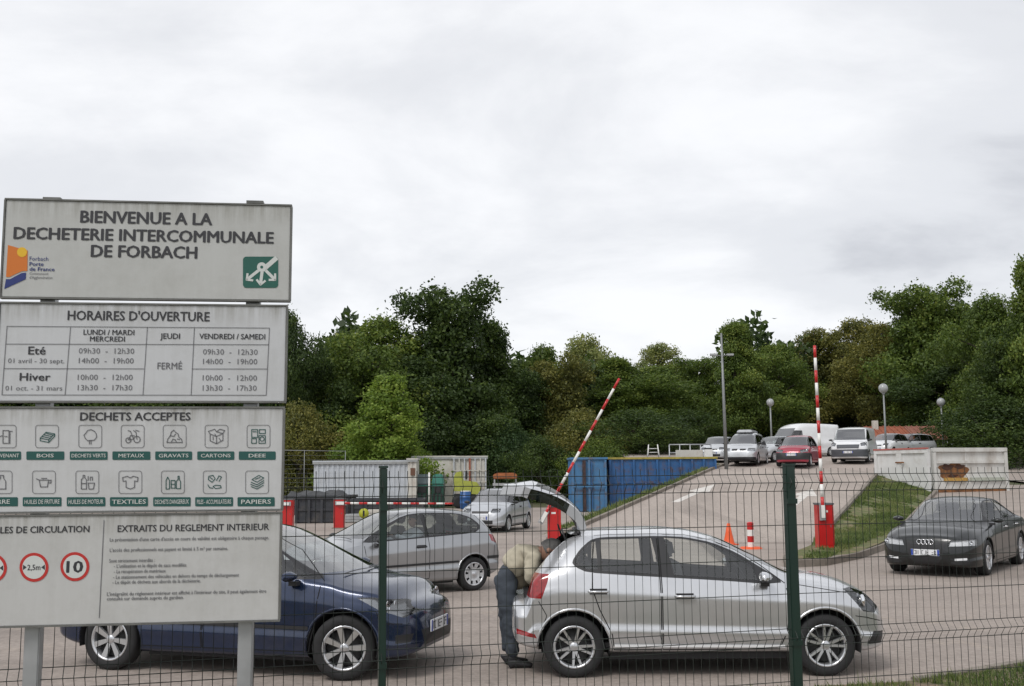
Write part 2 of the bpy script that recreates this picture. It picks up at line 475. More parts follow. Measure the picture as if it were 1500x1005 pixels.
# ------------------------------------------------------------------ grass blades
def blades(name, pts, h, wd, mat, seed=1):
    rs = np.random.RandomState(seed); n = len(pts)
    P = np.array(pts, dtype=np.float32)
    a = rs.uniform(0, 2 * pi, n); hh = h * rs.uniform(0.4, 1.2, n) * (1 + 0.9 * (rs.uniform(0, 1, n) > .96)) * (0.75 + 0.45 * (np.sin(P[:, 0] * 5.1) * np.sin(P[:, 1] * 3.7) > .2)); ln = rs.normal(0, 0.35, (n, 2)) * hh[:, None]
    dx = np.cos(a) * wd * 0.5; dy = np.sin(a) * wd * 0.5
    V = np.zeros((n, 3, 3), np.float32)
    V[:, 0] = P; V[:, 0, 0] -= dx; V[:, 0, 1] -= dy
    V[:, 1] = P; V[:, 1, 0] += dx; V[:, 1, 1] += dy
    V[:, 2] = P; V[:, 2, 0] += ln[:, 0]; V[:, 2, 1] += ln[:, 1]; V[:, 2, 2] += hh
    me = bpy.data.meshes.new(name)
    me.vertices.add(n * 3); me.vertices.foreach_set('co', V.ravel())
    me.loops.add(n * 3); me.loops.foreach_set('vertex_index', np.arange(n * 3, dtype=np.int32))
    me.polygons.add(n); me.polygons.foreach_set('loop_start', np.arange(0, n * 3, 3, dtype=np.int32)); me.polygons.foreach_set('loop_total', np.full(n, 3, np.int32))
    at_ = me.attributes.new('tint', 'FLOAT', 'FACE'); pp = P
    tv = 0.45 + 0.3 * np.sin(pp[:, 0] * 2.1 + np.sin(pp[:, 1] * 1.3)) * np.cos(pp[:, 1] * 1.7 - pp[:, 0]) + rs.normal(0, .22, n)
    at_.data.foreach_set('value', np.clip(tv, 0, 1).astype(np.float32))
    me.materials.append(mat); me.update(); me.validate()
    return link(name, me)
def leaf_mat(name, c0, c1, c2, trans=0.38):
    m, t, b = nodes_mat(name); L = t.links
    a = t.nodes.new('ShaderNodeAttribute'); a.attribute_name = 'tint'
    r = t.nodes.new('ShaderNodeValToRGB'); e = r.color_ramp.elements
    e[0].position = 0.1; e[0].color = (*c0, 1); e[1].position = 0.95; e[1].color = (*c2, 1)
    q = e.new(0.5); q.color = (*c1, 1)
    L.new(a.outputs['Fac'], r.inputs[0]); L.new(r.outputs[0], b.inputs['Base Color'])
    b.inputs['Roughness'].default_value = 0.6
    tl = t.nodes.new('ShaderNodeBsdfTranslucent'); L.new(r.outputs[0], tl.inputs[0])
    ms = t.nodes.new('ShaderNodeMixShader'); ms.inputs[0].default_value = trans
    o = t.nodes['Material Output']
    L.new(b.outputs[0], ms.inputs[1]); L.new(tl.outputs[0], ms.inputs[2]); L.new(ms.outputs[0], o.inputs[0])
    return m
GB = leaf_mat('grass_blade', (0.07, 0.11, 0.025), (0.125, 0.175, 0.042), (0.25, 0.25, 0.10), 0.3)
def fbm(x, y, s=0):
    return 0.5 + 0.25 * sin(x * 1.7 + s) * cos(y * 2.1 - s) + 0.25 * sin(x * 4.3 - y * 3.1 + s * 2) * 0.6 + 0.1 * sin(11 * x + 7 * y)
pts = []
while len(pts) < 26000:
    x = random.uniform(-1, 9); y = random.uniform(8.6, yfront(x) - 0.06)
    if fbm(x * 1.3, y * 2.2, 1.2) < 0.47 + (0.08 if x < 2.4 else -0.12 if x > 4.4 else 0.0): continue
    pts.append((x, y, 0.03))
tag(blades('verge_grass', pts, 0.07, 0.014, GB, 3), kind='stuff')
pts = []
while len(pts) < 42000:
    y = random.uniform(23, 52.5)
    if y < 30:
        x = random.uniform(6, 10.3)
        lo = 6.2 + (y - 23) * .33; hi_ = 6.7 + (y - 23) * .54
        if not lo < x < hi_: continue
        z = 0.14 + 0.012 * (y - 22)
    else:
        x = random.uniform(xr(y) + 0.15, xb(y) - 0.1); z = elev(x, y) + 0.02
    if fbm(x * .8, y * .5, 4) < 0.36: continue
    pts.append((x, y, z))
tag(blades('bank_grass', pts, 0.085, 0.03, GB, 5), kind='stuff')
pts = []
for _ in range(9000):
    y = random.uniform(33, 57); x = random.uniform(xl(y) - 1.1, xl(y) - 0.12); pts.append((x, y, elev(x, y) + 0.01))
tag(blades('strip_grass', pts, 0.14, 0.035, GB, 6), kind='stuff')
pts = []
for _ in range(16000):
    y = random.uniform(54, 90); x = 19.9 + 0.5 * (y - 57) + random.uniform(0, 4); pts.append((x, y, elev(x, y) + 0.01))
tag(blades('mound_grass', pts, 0.25, 0.06, GB, 7), kind='stuff')

# ------------------------------------------------------------------ trees
LEAF = {
 'dark': leaf_mat('leaf_dark', (0.023, 0.046, 0.010), (0.058, 0.099, 0.018), (0.137, 0.191, 0.033)),
 'mid': leaf_mat('leaf_mid', (0.053, 0.090, 0.014), (0.124, 0.187, 0.029), (0.281, 0.325, 0.059)),
 'olive': leaf_mat('leaf_olive', (0.072, 0.083, 0.020), (0.171, 0.176, 0.037), (0.353, 0.311, 0.074)),
 'pale': leaf_mat('leaf_pale', (0.103, 0.147, 0.041), (0.250, 0.282, 0.084), (0.471, 0.465, 0.156)),
 'bright': leaf_mat('leaf_bright', (0.11, 0.18, 0.026), (0.22, 0.32, 0.045), (0.38, 0.45, 0.09), 0.45),
 'fresh': leaf_mat('leaf_fresh', (0.025, 0.060, 0.018), (0.055, 0.105, 0.028), (0.11, 0.16, 0.05), 0.35),
}
BARK = M_plain('bark', (0.06, 0.05, 0.038), 0.95, noise=0.35, nscale=9, bump=0.6)
def leaves_mesh(name, C, Nn, S, T, seed):
    rs = np.random.RandomState(seed); n = len(C)
    r = rs.normal(0, 1, (n, 3)); r /= np.linalg.norm(r, axis=1)[:, None]
    nn = Nn * 0.75 + r * 0.8; nn /= np.linalg.norm(nn, axis=1)[:, None]
    u = np.cross(nn, rs.normal(0, 1, (n, 3))); u /= np.linalg.norm(u, axis=1)[:, None]; v = np.cross(nn, u)
    asp = rs.uniform(0.45, 0.8, n)
    V = np.zeros((n, 4, 3), np.float32)
    V[:, 0] = C - u * S[:, None]; V[:, 2] = C + u * S[:, None]
    V[:, 1] = C + (v * asp[:, None] + u * 0.15) * S[:, None] + nn * (0.2 * S[:, None]); V[:, 3] = C - (v * asp[:, None] - u * 0.1) * S[:, None] + nn * (0.12 * S[:, None])
    me = bpy.data.meshes.new(name)
    me.vertices.add(n * 4); me.vertices.foreach_set('co', V.ravel())
    me.loops.add(n * 4); me.loops.foreach_set('vertex_index', np.arange(n * 4, dtype=np.int32))
    me.polygons.add(n); me.polygons.foreach_set('loop_start', np.arange(0, n * 4, 4, dtype=np.int32)); me.polygons.foreach_set('loop_total', np.full(n, 4, np.int32))
    a = me.attributes.new('tint', 'FLOAT', 'FACE'); a.data.foreach_set('value', np.clip(T, 0, 1).astype(np.float32))
    me.update(); me.validate()
    return me
def crown(seed, nleaf=40000, nlobe=36, shape='round', ls=0.082, H=10.0, R=4.0, z0=1.2, lk=1.0):
    rs = np.random.RandomState(seed)
    lobes = []
    for k in range(nlobe):
        t = (k + 0.5) / nlobe; t = t ** 0.8
        z = z0 + (H - z0) * (0.06 + 0.86 * t)
        if shape == 'round': env = (1 - abs(2 * (t - 0.42)) ** 2.6) ** 0.5 if abs(2 * (t - 0.42)) < 1 else 0.12
        elif shape == 'cone': env = 1.02 - 0.9 * t
        else: env = 0.75 + 0.2 * sin(t * 9 + seed) - 0.35 * t
        a = k * 2.39996 + rs.uniform(-.5, .5); rr = R * max(env, 0.1) * rs.uniform(0.25, 0.82)
        lr = lk * R * rs.uniform(0.25, 0.46) * (1.0 - 0.4 * t)
        lobes.append((rr * cos(a), rr * sin(a), z, lr, lr * rs.uniform(0.55, 0.8), rs.uniform(-0.2, 0.2)))
    wts = np.array([l[3] ** 2 for l in lobes]); wts /= wts.sum()
    idx = rs.choice(nlobe, nleaf, p=wts); Lb = np.array(lobes)[idx]
    d = rs.normal(0, 1, (nleaf, 3)); d /= np.linalg.norm(d, axis=1)[:, None]
    rad = rs.uniform(0.25, 1.0, nleaf) ** 0.45 * (1 + 0.16 * np.sin(d[:, 0] * 7 + Lb[:, 2] * 3) * np.cos(d[:, 1] * 6 + Lb[:, 0]) + rs.normal(0, 0.07, nleaf))
    stray = rs.uniform(0, 1, nleaf) < 0.06; rad[stray] *= rs.uniform(1.05, 1.35, stray.sum())
    C = Lb[:, :3] + d * rad[:, None] * np.stack([Lb[:, 3], Lb[:, 3], Lb[:, 4]], 1)
    # twig-scale clumping
    q = rs.randint(0, nleaf, nleaf // 9); tgt = C[q][rs.randint(0, len(q), nleaf)]
    near = C[q]; gid = rs.randint(0, len(q), nleaf)
    m = rs.uniform(0, 1, nleaf) < 0.55
    C[m] = near[gid[m]] + rs.normal(0, 0.16, (m.sum(), 3))
    d[m] = d[q][gid[m]]; Lz = Lb[:, 5].copy(); Lz[m] = Lb[q][gid[m], 5]
    S = ls * rs.uniform(0.6, 1.35, nleaf)
    T = 0.42 + Lz + rs.normal(0, 0.16, nleaf)
    ctint = rs.uniform(-0.12, 0.12, len(q)); T[m] += ctint[gid[m]]
    me = leaves_mesh('crown', C, d, S, T, seed)
    tk = MB(); tp = [Vector((0, 0, -0.3)), Vector((rs.uniform(-.15, .15), rs.uniform(-.15, .15), H * .3)), Vector((rs.uniform(-.4, .4), rs.uniform(-.4, .4), H * .6)), Vector((rs.uniform(-.3, .3), 0, H * .88))]
    tk.tube(tp, [0.24, 0.17, 0.10, 0.03], 8, BARK)
    for k in range(0, nlobe, 2):
        l = lobes[k]; zb_ = max(1.0, l[2] - 1.6)
        f_ = zb_ / (H * .88); base = tp[0].lerp(tp[-1], min(f_, .95))
        mid_ = base.lerp(Vector(l[:3]), 0.5) + Vector((0, 0, 0.25))
        tk.tube([base, mid_, Vector(l[:3]), Vector(l[:3]) + Vector((l[0] * .15, l[1] * .15, 0.5))], [0.08, 0.055, 0.03, 0.01], 5, BARK, cap=False)
    return me, tk.mesh('trunk')
PROTO = {}
for k, (sd_, kw) in {
    'oak1': (11, dict(shape='round')), 'oak2': (23, dict(shape='round', nlobe=40)), 'oak3': (37, dict(shape='free', nlobe=50, lk=.8)),
    'tall1': (41, dict(shape='free', R=3.2, nlobe=46, lk=.8)), 'tall2': (53, dict(shape='round', R=3.4, nleaf=34000)),
    'acacia': (67, dict(shape='cone', R=4.4, nleaf=26000, nlobe=64, z0=0.4, ls=0.095, lk=.62)), 'bush': (71, dict(shape='round', H=7.0, R=4.6, z0=-0.2, nleaf=24000)),
    'airy': (83, dict(shape='free', nleaf=24000, nlobe=44, R=3.8, lk=.72))}.items():
    PROTO[k] = crown(sd_, **kw)
def tree(proto, px, ytop, wpx, Y, mat, label, zb=None, name='tree', base=None, rz=None, depth=1.0):
    me, tk = PROTO[proto]
    R = {'tall1': 3.2, 'tall2': 3.4, 'acacia': 4.4, 'bush': 4.6, 'airy': 3.8}.get(proto, 4.0); H = 7.0 if proto == 'bush' else 10.0
    top = at(px, ytop, Y)
    z0 = elev(top.x, Y) if zb is None else zb
    if Y > 75 and top.x < 8: z0 = 0
    z0 -= 0.15
    sz = (top.z - z0) / (H * 0.99); sx = (wpx * 1.28 / F * Y) / (2 * R)
    o = empty(name, (top.x, Y, z0), random.uniform(0, 6.28) if rz is None else rz, label, 'tree' if name != 'bush' else 'bush', 'trees around the yard')
    o.scale = (sx, sx * depth, sz)
    t_ = link('trunk', tk, o); c = link('crown', me, o)
    if not me.materials: me.materials.append(LEAF['mid'])
    c.material_slots[0].link = 'OBJECT'; c.material_slots[0].material = LEAF[mat]
    return o
TREES = [
 # proto, px, top, width, Y, leaf, label
 ('oak3', 655, 412, 215, 68, 'dark', 'tallest oak in the middle of the wood, domed crown rising above its neighbours'),
 ('oak1', 560, 458, 190, 66, 'mid', 'broad green tree just left of the tallest oak'),
 ('tall1', 722, 462, 120, 71, 'dark', 'dark tree leaning on the right shoulder of the tallest oak'),
 ('oak2', 610, 520, 170, 64.5, 'dark', 'dark lower oak behind the bright green acacia'),
 ('tall2', 500, 480, 90, 76, 'pale', 'pale feathery tree between the signboard and the broad tree'),
 ('oak2', 418, 450, 110, 62, 'dark', 'dark tree poking out beside the right edge of the signboard'),
 ('oak1', 465, 520, 120, 64, 'dark', 'dark green tree right of the signboard behind the wire fence'),
 ('bush', 440, 590, 150, 61, 'olive', 'olive bush between signboard and acacia'),
 ('tall2', 795, 500, 110, 74, 'mid', 'green tree in the dip right of the tallest oak'),
 ('airy', 858, 486, 135, 82, 'pale', 'pale willow-like tree above the slanted barrier boom'),
 ('oak3', 820, 520, 140, 72, 'olive', 'yellowish olive tree left of the slanted boom tip'),
 ('tall1', 905, 520, 110, 74, 'mid', 'green tree right behind the slanted boom tip'),
 ('airy', 965, 500, 120, 86, 'pale', 'second pale tree, left of the street lamp'),
 ('oak2', 955, 535, 150, 75, 'mid', 'mid green tree below the second pale tree'),
 ('oak3', 1020, 520, 120, 78, 'mid', 'green tree immediately left of the tall lamp post'),
 ('tall1', 1080, 466, 100, 80, 'mid', 'pointed tree rising behind the tall lamp post'),
 ('oak1', 1135, 500, 120, 88, 'mid', 'rounded tree between lamp post and upright boom'),
 ('airy', 1195, 478, 130, 88, 'olive', 'thin see-through tree behind the upright barrier boom'),
 ('airy', 1250, 462, 130, 86, 'olive', 'loose olive tree right of the upright boom tip'),
 ('oak2', 1230, 520, 150, 90, 'dark', 'dark tree standing behind the white vans'),
 ('oak3', 1345, 412, 175, 76, 'mid', 'tall broken-crowned tree above the red roofed shed'),
 ('oak1', 1290, 470, 120, 80, 'olive', 'olive tree left of the tall broken crown'),
 ('tall2', 1405, 440, 110, 74, 'mid', 'tree in the notch right of the tall broken crown'),
 ('oak2', 1450, 430, 140, 68, 'mid', 'broad tree near the right edge of the photo'),
 ('tall1', 1512, 368, 130, 60, 'mid', 'highest slender tree on the far right edge'),
 ('oak1', 1490, 470, 140, 62, 'dark', 'dark wide tree at the right edge under the slender one'),
 ('oak2', 1400, 530, 170, 70, 'dark', 'dark dense tree right of the red roof'),
 ('bush', 1460, 580, 190, 60, 'dark', 'dark undergrowth bush behind the white skips'),
 ('oak3', 1330, 520, 150, 96, 'dark', 'dark tree standing behind the red roof'),
 ('oak1', 1170, 545, 140, 94, 'dark', 'dark low tree behind the high white van'),
 ('oak2', 1090, 560, 130, 92, 'dark', 'dark low tree behind the silver people carrier'),
 ('bush', 745, 618, 110, 68, 'fresh', 'fresh green sapling bush right of the white containers'),
 ('oak3', 760, 545, 140, 70, 'dark', 'shady dark tree behind the fresh green sapling'),
 ('oak1', 690, 560, 160, 67, 'dark', 'dark shaded tree below the tallest oak'),
 ('acacia', 570, 542, 190, 62.5, 'bright', 'bright yellow-green acacia in front of the dark wood'),
 ('bush', 850, 600, 150, 67, 'olive', 'olive undergrowth left of the blue containers'),
 ('bush', 930, 600, 170, 66, 'dark', 'dark undergrowth behind the blue containers'),
 ('bush', 1010, 600, 150, 72, 'dark', 'dark undergrowth behind the platform railing'),
 ('oak1', 330, 462, 150, 66, 'dark', 'tree seen through the gaps of the signboard, right part'),
 ('oak2', 215, 470, 180, 66, 'mid', 'tree seen through the gaps of the signboard, middle part'),
 ('oak3', 90, 455, 190, 66, 'dark', 'tree seen through the gaps of the signboard, left part'),
 ('tall1', -40, 440, 170, 64, 'mid', 'tree left of the signboard just outside the edge'),
 ('bush', 395, 640, 120, 63, 'mid', 'low bush right beside the signboard edge'),
 ('bush', 520, 640, 130, 68, 'dark', 'low dark bush behind the site cabin'),
 ('bush', 640, 630, 130, 70, 'dark', 'low dark bush behind the cream containers'),
 ('bush', 790, 640, 110, 64, 'dark', 'low dark bush right of the rusty scrap rack'),
 ('bush', 880, 640, 120, 62, 'mid', 'low green bush directly behind the faded blue skip'),
 ('bush', 250, 600, 200, 63, 'dark', 'dark undergrowth seen through the lower gaps of the signboard'),
 ('bush', 60, 600, 220, 63, 'mid', 'undergrowth seen at the lower left gaps of the signboard'),
 ('oak2', 1590, 380, 200, 62, 'dark', 'tree just beyond the right edge of the photo'),
]
for p_, px, yt, wp, Y, mt, lb in TREES:
    if px < 1040: Y += 4 if p_ == 'acacia' else 12 if p_ != 'bush' else 8
    elif Y < 96 and 1150 < px < 1430: Y += 12
    if px > 1430: Y += 8
    tree(p_, px, yt, wp, Y, mt, lb, name='bush' if p_ == 'bush' else 'tree')
# woodland mass behind
def woodland():
    rs = np.random.RandomState(99); n = 110000
    X = rs.uniform(-85, 125, n); Yd = rs.uniform(0, 9, n)
    base = np.where(X > 12, 100, 84) + 6 * np.sin(X * 0.21) + np.where(X > 60, -(X - 60) * 0.4, 0)
    top = 9.5 + 1.6 * np.sin(X * 0.33) + 1.2 * np.sin(X * 0.9 + 1) + 0.7 * np.sin(X * 2.3) + np.where(X > 20, 5 + 2 * np.sin(X * .17), 0) + np.where((X < -5), 2.0, 0)
    Z = rs.uniform(0, 1, n) ** 0.85 * top
    C = np.stack([X + rs.normal(0, .3, n), base + Yd * (0.3 + 0.7 * Z / top), Z + rs.normal(0, .2, n)], 1)
    N_ = np.tile(np.array([[0, -0.6, 0.6]]), (n, 1)); S = rs.uniform(0.25, 0.5, n)
    T = 0.4 + 0.2 * np.sin(X * .7 + Z * .6) * np.cos(X * .31 - Z) + rs.normal(0, .15, n)
    me = leaves_mesh('woodland', C, N_, S, T, 5); me.materials.append(LEAF['dark'])
    tag(link('woodland', me), kind='stuff')
woodland()
# ------------------------------------------------------------------ cars
def pchip(pts):
    xs = np.array([p[0] for p in pts], float); ys = np.array([p[1] for p in pts], float)
    h = np.diff(xs); d = np.diff(ys) / h; m = np.zeros(len(xs))
    m[0] = d[0]; m[-1] = d[-1]
    for i in range(1, len(xs) - 1):
        if d[i - 1] * d[i] <= 0: m[i] = 0
        else:
            w1 = 2 * h[i] + h[i - 1]; w2 = h[i] + 2 * h[i - 1]
            m[i] = (w1 + w2) / (w1 / d[i - 1] + w2 / d[i])
    def f(x):
        x = min(max(x, xs[0]), xs[-1]); i = int(np.clip(np.searchsorted(xs, x) - 1, 0, len(h) - 1))
        t = (x - xs[i]) / h[i]
        return float((2 * t**3 - 3 * t**2 + 1) * ys[i] + (t**3 - 2 * t**2 + t) * h[i] * m[i] + (-2 * t**3 + 3 * t**2) * ys[i + 1] + (t**3 - t**2) * h[i] * m[i + 1])
    return f
SIDE = pchip([(0, .90), (.05, .965), (.16, .978), (.29, 1.0), (.35, .982), (.55, .992), (.76, .999), (.83, .980), (.92, .955), (1, .925)])

def car_shell(S, q=1.0):
    """loft of cross-sections; S has curves hw, zb, belt, zc, yre, drop as point lists over x"""
    C = {k: pchip(S[k]) for k in ('hw', 'zb', 'belt', 'zc', 'yre', 'drop')}
    x0, x1 = S['hw'][0][0], S['hw'][-1][0]
    n = int(44 * q); ne = int(9 * q) + 2
    xs = [x0 + 0.34 * (1 - cos(pi / 2 * i / ne)) for i in range(ne)] + rng_(x0 + .34, x1 - .34, n) + [x1 - 0.34 * (1 - cos(pi / 2 * i / ne)) for i in range(ne - 1, -1, -1)]
    bow = S.get('bow', 0.0)
    ns, nw, nr = int(16 * q) + 4, 4, int(8 * q) + 2
    rings = []
    for x in xs:
        hw, zb, zc = C['hw'](x), C['zb'](x), C['zc'](x)
        belt = min(C['belt'](x), zc - 0.085); zb = min(zb, belt - 0.04)
        drop = C['drop'](x); zre = max(zc - drop, belt + 0.008)
        yb = hw * .925; yre = min(C['yre'](x), yb - 0.02)
        R = [(0.0, zb)] + [(hw * .9 * t, zb) for t in (.35, .7, .9)]
        for i in range(ns + 1):
            t = i / ns; R.append((hw * SIDE(t), zb + (belt - zb) * t))
        for i in range(1, nw + 1):
            t = i / nw; b = 0.018 * sin(pi * t) * (1 if zre - belt > 0.1 else 0)
            R.append((yb + (yre - yb) * t + b, belt + (zre - belt) * t))
        for i in range(1, nr + 1):
            a = i / nr
            y = yre * (1 - a); f_ = (y / yre) if yre > 0 else 0
            pw = 2.6 if drop < 0.09 else 2.2
            R.append((y, zc - (zc - zre) * f_ ** pw))
        rings.append((x, R))
    m = len(rings[0][1])
    vs = []; fs = []
    for x, R in rings:
        for y, z in R: vs.append((x, y, z))
        for y, z in R[1:-1][::-1]: vs.append((x, -y, z))
    N = 2 * m - 2
    for i in range(len(rings) - 1):
        for k in range(N):
            a = i * N + k; b = i * N + (k + 1) % N
            fs.append((a, b, b + N, a + N))
    # end caps as a fan towards the centre, gives a flat nose and tail
    for base, flip in ((0, 0), ((len(rings) - 1) * N, 1)):
        ci = len(vs); P = np.array(vs[base:base + N])
        cc = P.mean(axis=0); vs.append((cc[0] + (-0.012 if not flip else 0.012), 0, cc[2]))
        for k in range(N):
            a, b = base + k, base + (k + 1) % N
            fs.append((b, a, ci) if not flip else (a, b, ci))
    me = bpy.data.meshes.new('shell'); me.from_pydata(vs, [], fs); me.update()
    bm = bmesh.new(); bm.from_mesh(me); bpy.data.meshes.remove(me)
    bmesh.ops.remove_doubles(bm, verts=bm.verts, dist=0.0005)
    bmesh.ops.recalc_face_normals(bm, faces=bm.faces)
    for f in bm.faces: f.smooth = True
    return bm
def inpoly(p, poly):
    x, y = p; c = False; n = len(poly)
    for i in range(n):
        x1, y1 = poly[i]; x2, y2 = poly[i - 1]
        if (y1 > y) != (y2 > y) and x < (x2 - x1) * (y - y1) / (y2 - y1) + x1: c = not c
    return c
AX = {'y': (0, 2), 'x': (1, 2), 'z': (0, 1)}
def circ(cx, cz, r, n=22): return [(cx + r * cos(2 * pi * i / n), cz + r * sin(2 * pi * i / n)) for i in range(n)]
def smooth_poly(P, it=1):
    for _ in range(it):
        Q = []
        for i in range(len(P)):
            a, b = Vector(P[i]), Vector(P[(i + 1) % len(P)])
            Q += [tuple(a.lerp(b, .2)), tuple(a.lerp(b, .8))]
        P = Q
    return P
def cut(bm, poly, ax, test):
    ia, ib = AX[ax]
    for i in range(len(poly)):
        p, q = poly[i - 1], poly[i]
        d = (q[0] - p[0], q[1] - p[1])
        if abs(d[0]) + abs(d[1]) < 1e-6: continue
        no = [0, 0, 0]; no[ia] = -d[1]; no[ib] = d[0]
        co = [0, 0, 0]; co[ia] = p[0]; co[ib] = p[1]
        lo = (min(p[0], q[0]) - .004, min(p[1], q[1]) - .004); hi = (max(p[0], q[0]) + .004, max(p[1], q[1]) + .004)
        fs = []
        for f in bm.faces:
            a = [v.co[ia] for v in f.verts]
            if max(a) < lo[0] or min(a) > hi[0]: continue
            b = [v.co[ib] for v in f.verts]
            if max(b) < lo[1] or min(b) > hi[1]: continue
            if not test(f.calc_center_median()): continue
            fs.append(f)
        if not fs: continue
        es = {e for f in fs for e in f.edges}; vs = {v for f in fs for v in f.verts}
        bmesh.ops.bisect_plane(bm, geom=list(vs) + list(es) + fs, plane_co=co, plane_no=no, dist=1e-5)
def part_mesh(name, faces, mats, NB, origin=(0, 0, 0), off=0.0):
    """mesh from bmesh faces with smooth normals looked up from the uncut shell"""
    vid = {}; vs = []; fs = []
    for f in faces:
        r = []
        for v in f.verts:
            if v.index not in vid: vid[v.index] = len(vs); vs.append(v.co.copy())
            r.append(vid[v.index])
        fs.append(r)
    bvh, tris, vn = NB
    nrm = []
    for p in vs:
        loc, n_, fi, d_ = bvh.find_nearest(p)
        a, b, c = tris[fi]
        from_ = [a[0], b[0], c[0]]
        w = _bary(loc, *from_)
        n = (a[1] * w[0] + b[1] * w[1] + c[1] * w[2]).normalized()
        nrm.append(n)
    o = Vector(origin)
    me = bpy.data.meshes.new(name)
    me.from_pydata([tuple(p + n * off - o) for p, n in zip(vs, nrm)], [], fs)
    for m in mats: me.materials.append(m)
    me.polygons.foreach_set('use_smooth', [True] * len(fs)); me.update()
    me.normals_split_custom_set_from_vertices([tuple(n) for n in nrm])
    return me
def _bary(p, a, b, c):
    v0, v1, v2 = b - a, c - a, p - a
    d00, d01, d11, d20, d21 = v0.dot(v0), v0.dot(v1), v1.dot(v1), v2.dot(v0), v2.dot(v1)
    dn = d00 * d11 - d01 * d01
    if abs(dn) < 1e-14: return (1, 0, 0)
    v = (d11 * d20 - d01 * d21) / dn; w = (d00 * d21 - d01 * d20) / dn
    return (1 - v - w, v, w)

WHEELS = {}
def wheel_meshes(style, r=0.30, w=0.195):
    key = (style, r, w)
    if key in WHEELS: return WHEELS[key]
    MY = Matrix.Rotation(pi / 2, 4, 'X')      # lathe axis z -> -y (outer face towards -y)
    t = MB(); rr = r * 0.69
    t.lathe([(rr, -w * .45), (rr + .01, -w / 2), (r - .03, -w / 2), (r - .008, -w * .40), (r, -w * .3), (r, w * .3), (r - .008, w * .40), (r - .03, w / 2), (rr + .012, w / 2), (rr, w * .45)], 28, RUB, MY)
    tyre = t.mesh('tyre')
    d = MB(); d.lathe([(0.0, w * .12), (rr * .8, w * .12), (rr * .8, w * .02), (rr, -w * .1)], 20, M_plain('brake_dark', (0.05, 0.05, 0.05), 0.6, 0.4), MY)
    disc = d.mesh('hub')
    m = MB()
    m.lathe([(rr, w * .47), (rr - .006, w * .5), (rr - .02, w * .47), (rr - .028, w * .36), (rr - .03, -w * .2)], 32, ALU, MY)
    if style == 'alloy10':
        for k in range(10):
            a = 2 * pi * k / 10 + (0.10 if k % 2 else -0.10)
            M = MY @ Matrix.Rotation(a, 4, 'Z')
            m.add([(0.04, -.014, w * .40), (0.04, .014, w * .40), (rr - .02, .010, w * .46), (rr - .02, -.010, w * .46), (0.04, -.016, w * .28), (0.04, .016, w * .28), (rr - .02, .013, w * .3), (rr - .02, -.013, w * .3)],
                  [(0, 3, 2, 1), (0, 4, 7, 3), (1, 2, 6, 5), (3, 7, 6, 2)], ALU, False, M)
    elif style == 'alloy7':
        for k in range(7):
            M = MY @ Matrix.Rotation(2 * pi * k / 7 + .2, 4, 'Z')
            m.add([(0.03, -.018, w * .38), (0.03, .018, w * .38), (rr - .02, .030, w * .44), (rr - .02, -.030, w * .44), (0.03, -.02, w * .26), (0.03, .02, w * .26), (rr - .02, .034, w * .3), (rr - .02, -.034, w * .3)],
                  [(0, 3, 2, 1), (0, 4, 7, 3), (1, 2, 6, 5), (3, 7, 6, 2)], ALU, False, M)
    else:
        CV = M_plain('wheel_cover', (0.5, 0.51, 0.52), 0.4, 0.3)
        m.lathe([(0.0, w * .40), (.05, w * .41), (.07, w * .36), (rr * .55, w * .38), (rr * .6, w * .42)], 24, CV, MY)
        for k in range(9):
            M = MY @ Matrix.Rotation(2 * pi * k / 9, 4, 'Z')
            m.add([(rr * .55, -.028, w * .40), (rr * .55, .028, w * .40), (rr - .015, .040, w * .45), (rr - .015, -.040, w * .45)], [(0, 3, 2, 1)], CV, False, M)
    m.lathe([(0.0, w * .44), (.028, w * .44), (.045, w * .40), (.048, w * .3)], 16, ALU, MY)
    rim = m.mesh('rim')
    WHEELS[key] = (tyre, disc, rim)
    return WHEELS[key]

def ribbon_on(bvh, pts, ax, sgn, wd, off, mb, mat):
    """thin strip laid along a path on the body (side: ax='y')"""
    P = []; N = []
    Q = []
    for a, b in zip(pts[:-1], pts[1:]):
        n = max(1, int(sqrt((b[0] - a[0]) ** 2 + (b[1] - a[1]) ** 2) / 0.05))
        Q += [(lerp(a[0], b[0], i / n), lerp(a[1], b[1], i / n)) for i in range(n)]
    Q.append(pts[-1])
    for q in Q:
        if ax == 'y': o = Vector((q[0], sgn * 3, q[1])); d = Vector((0, -sgn, 0))
        elif ax == 'x': o = Vector((sgn * 5, q[0], q[1])); d = Vector((-sgn, 0, 0))
        else: o = Vector((q[0], q[1], 4)); d = Vector((0, 0, -1))
        h = bvh.ray_cast(o, d)
        if h[0] is None: continue
        P.append(h[0]); N.append(h[1] if h[1].dot(d) < 0 else -h[1])
    vs = []; fs = []
    for i in range(len(P)):
        t = (P[min(i + 1, len(P) - 1)] - P[max(i - 1, 0)])
        if t.length < 1e-6: continue
        s = N[i].cross(t.normalized()) * wd / 2
        vs += [P[i] + s + N[i] * off, P[i] - s + N[i] * off]
    for i in range(len(vs) // 2 - 1): fs.append((2 * i, 2 * i + 1, 2 * i + 3, 2 * i + 2))
    mb.add(vs, fs, mat)

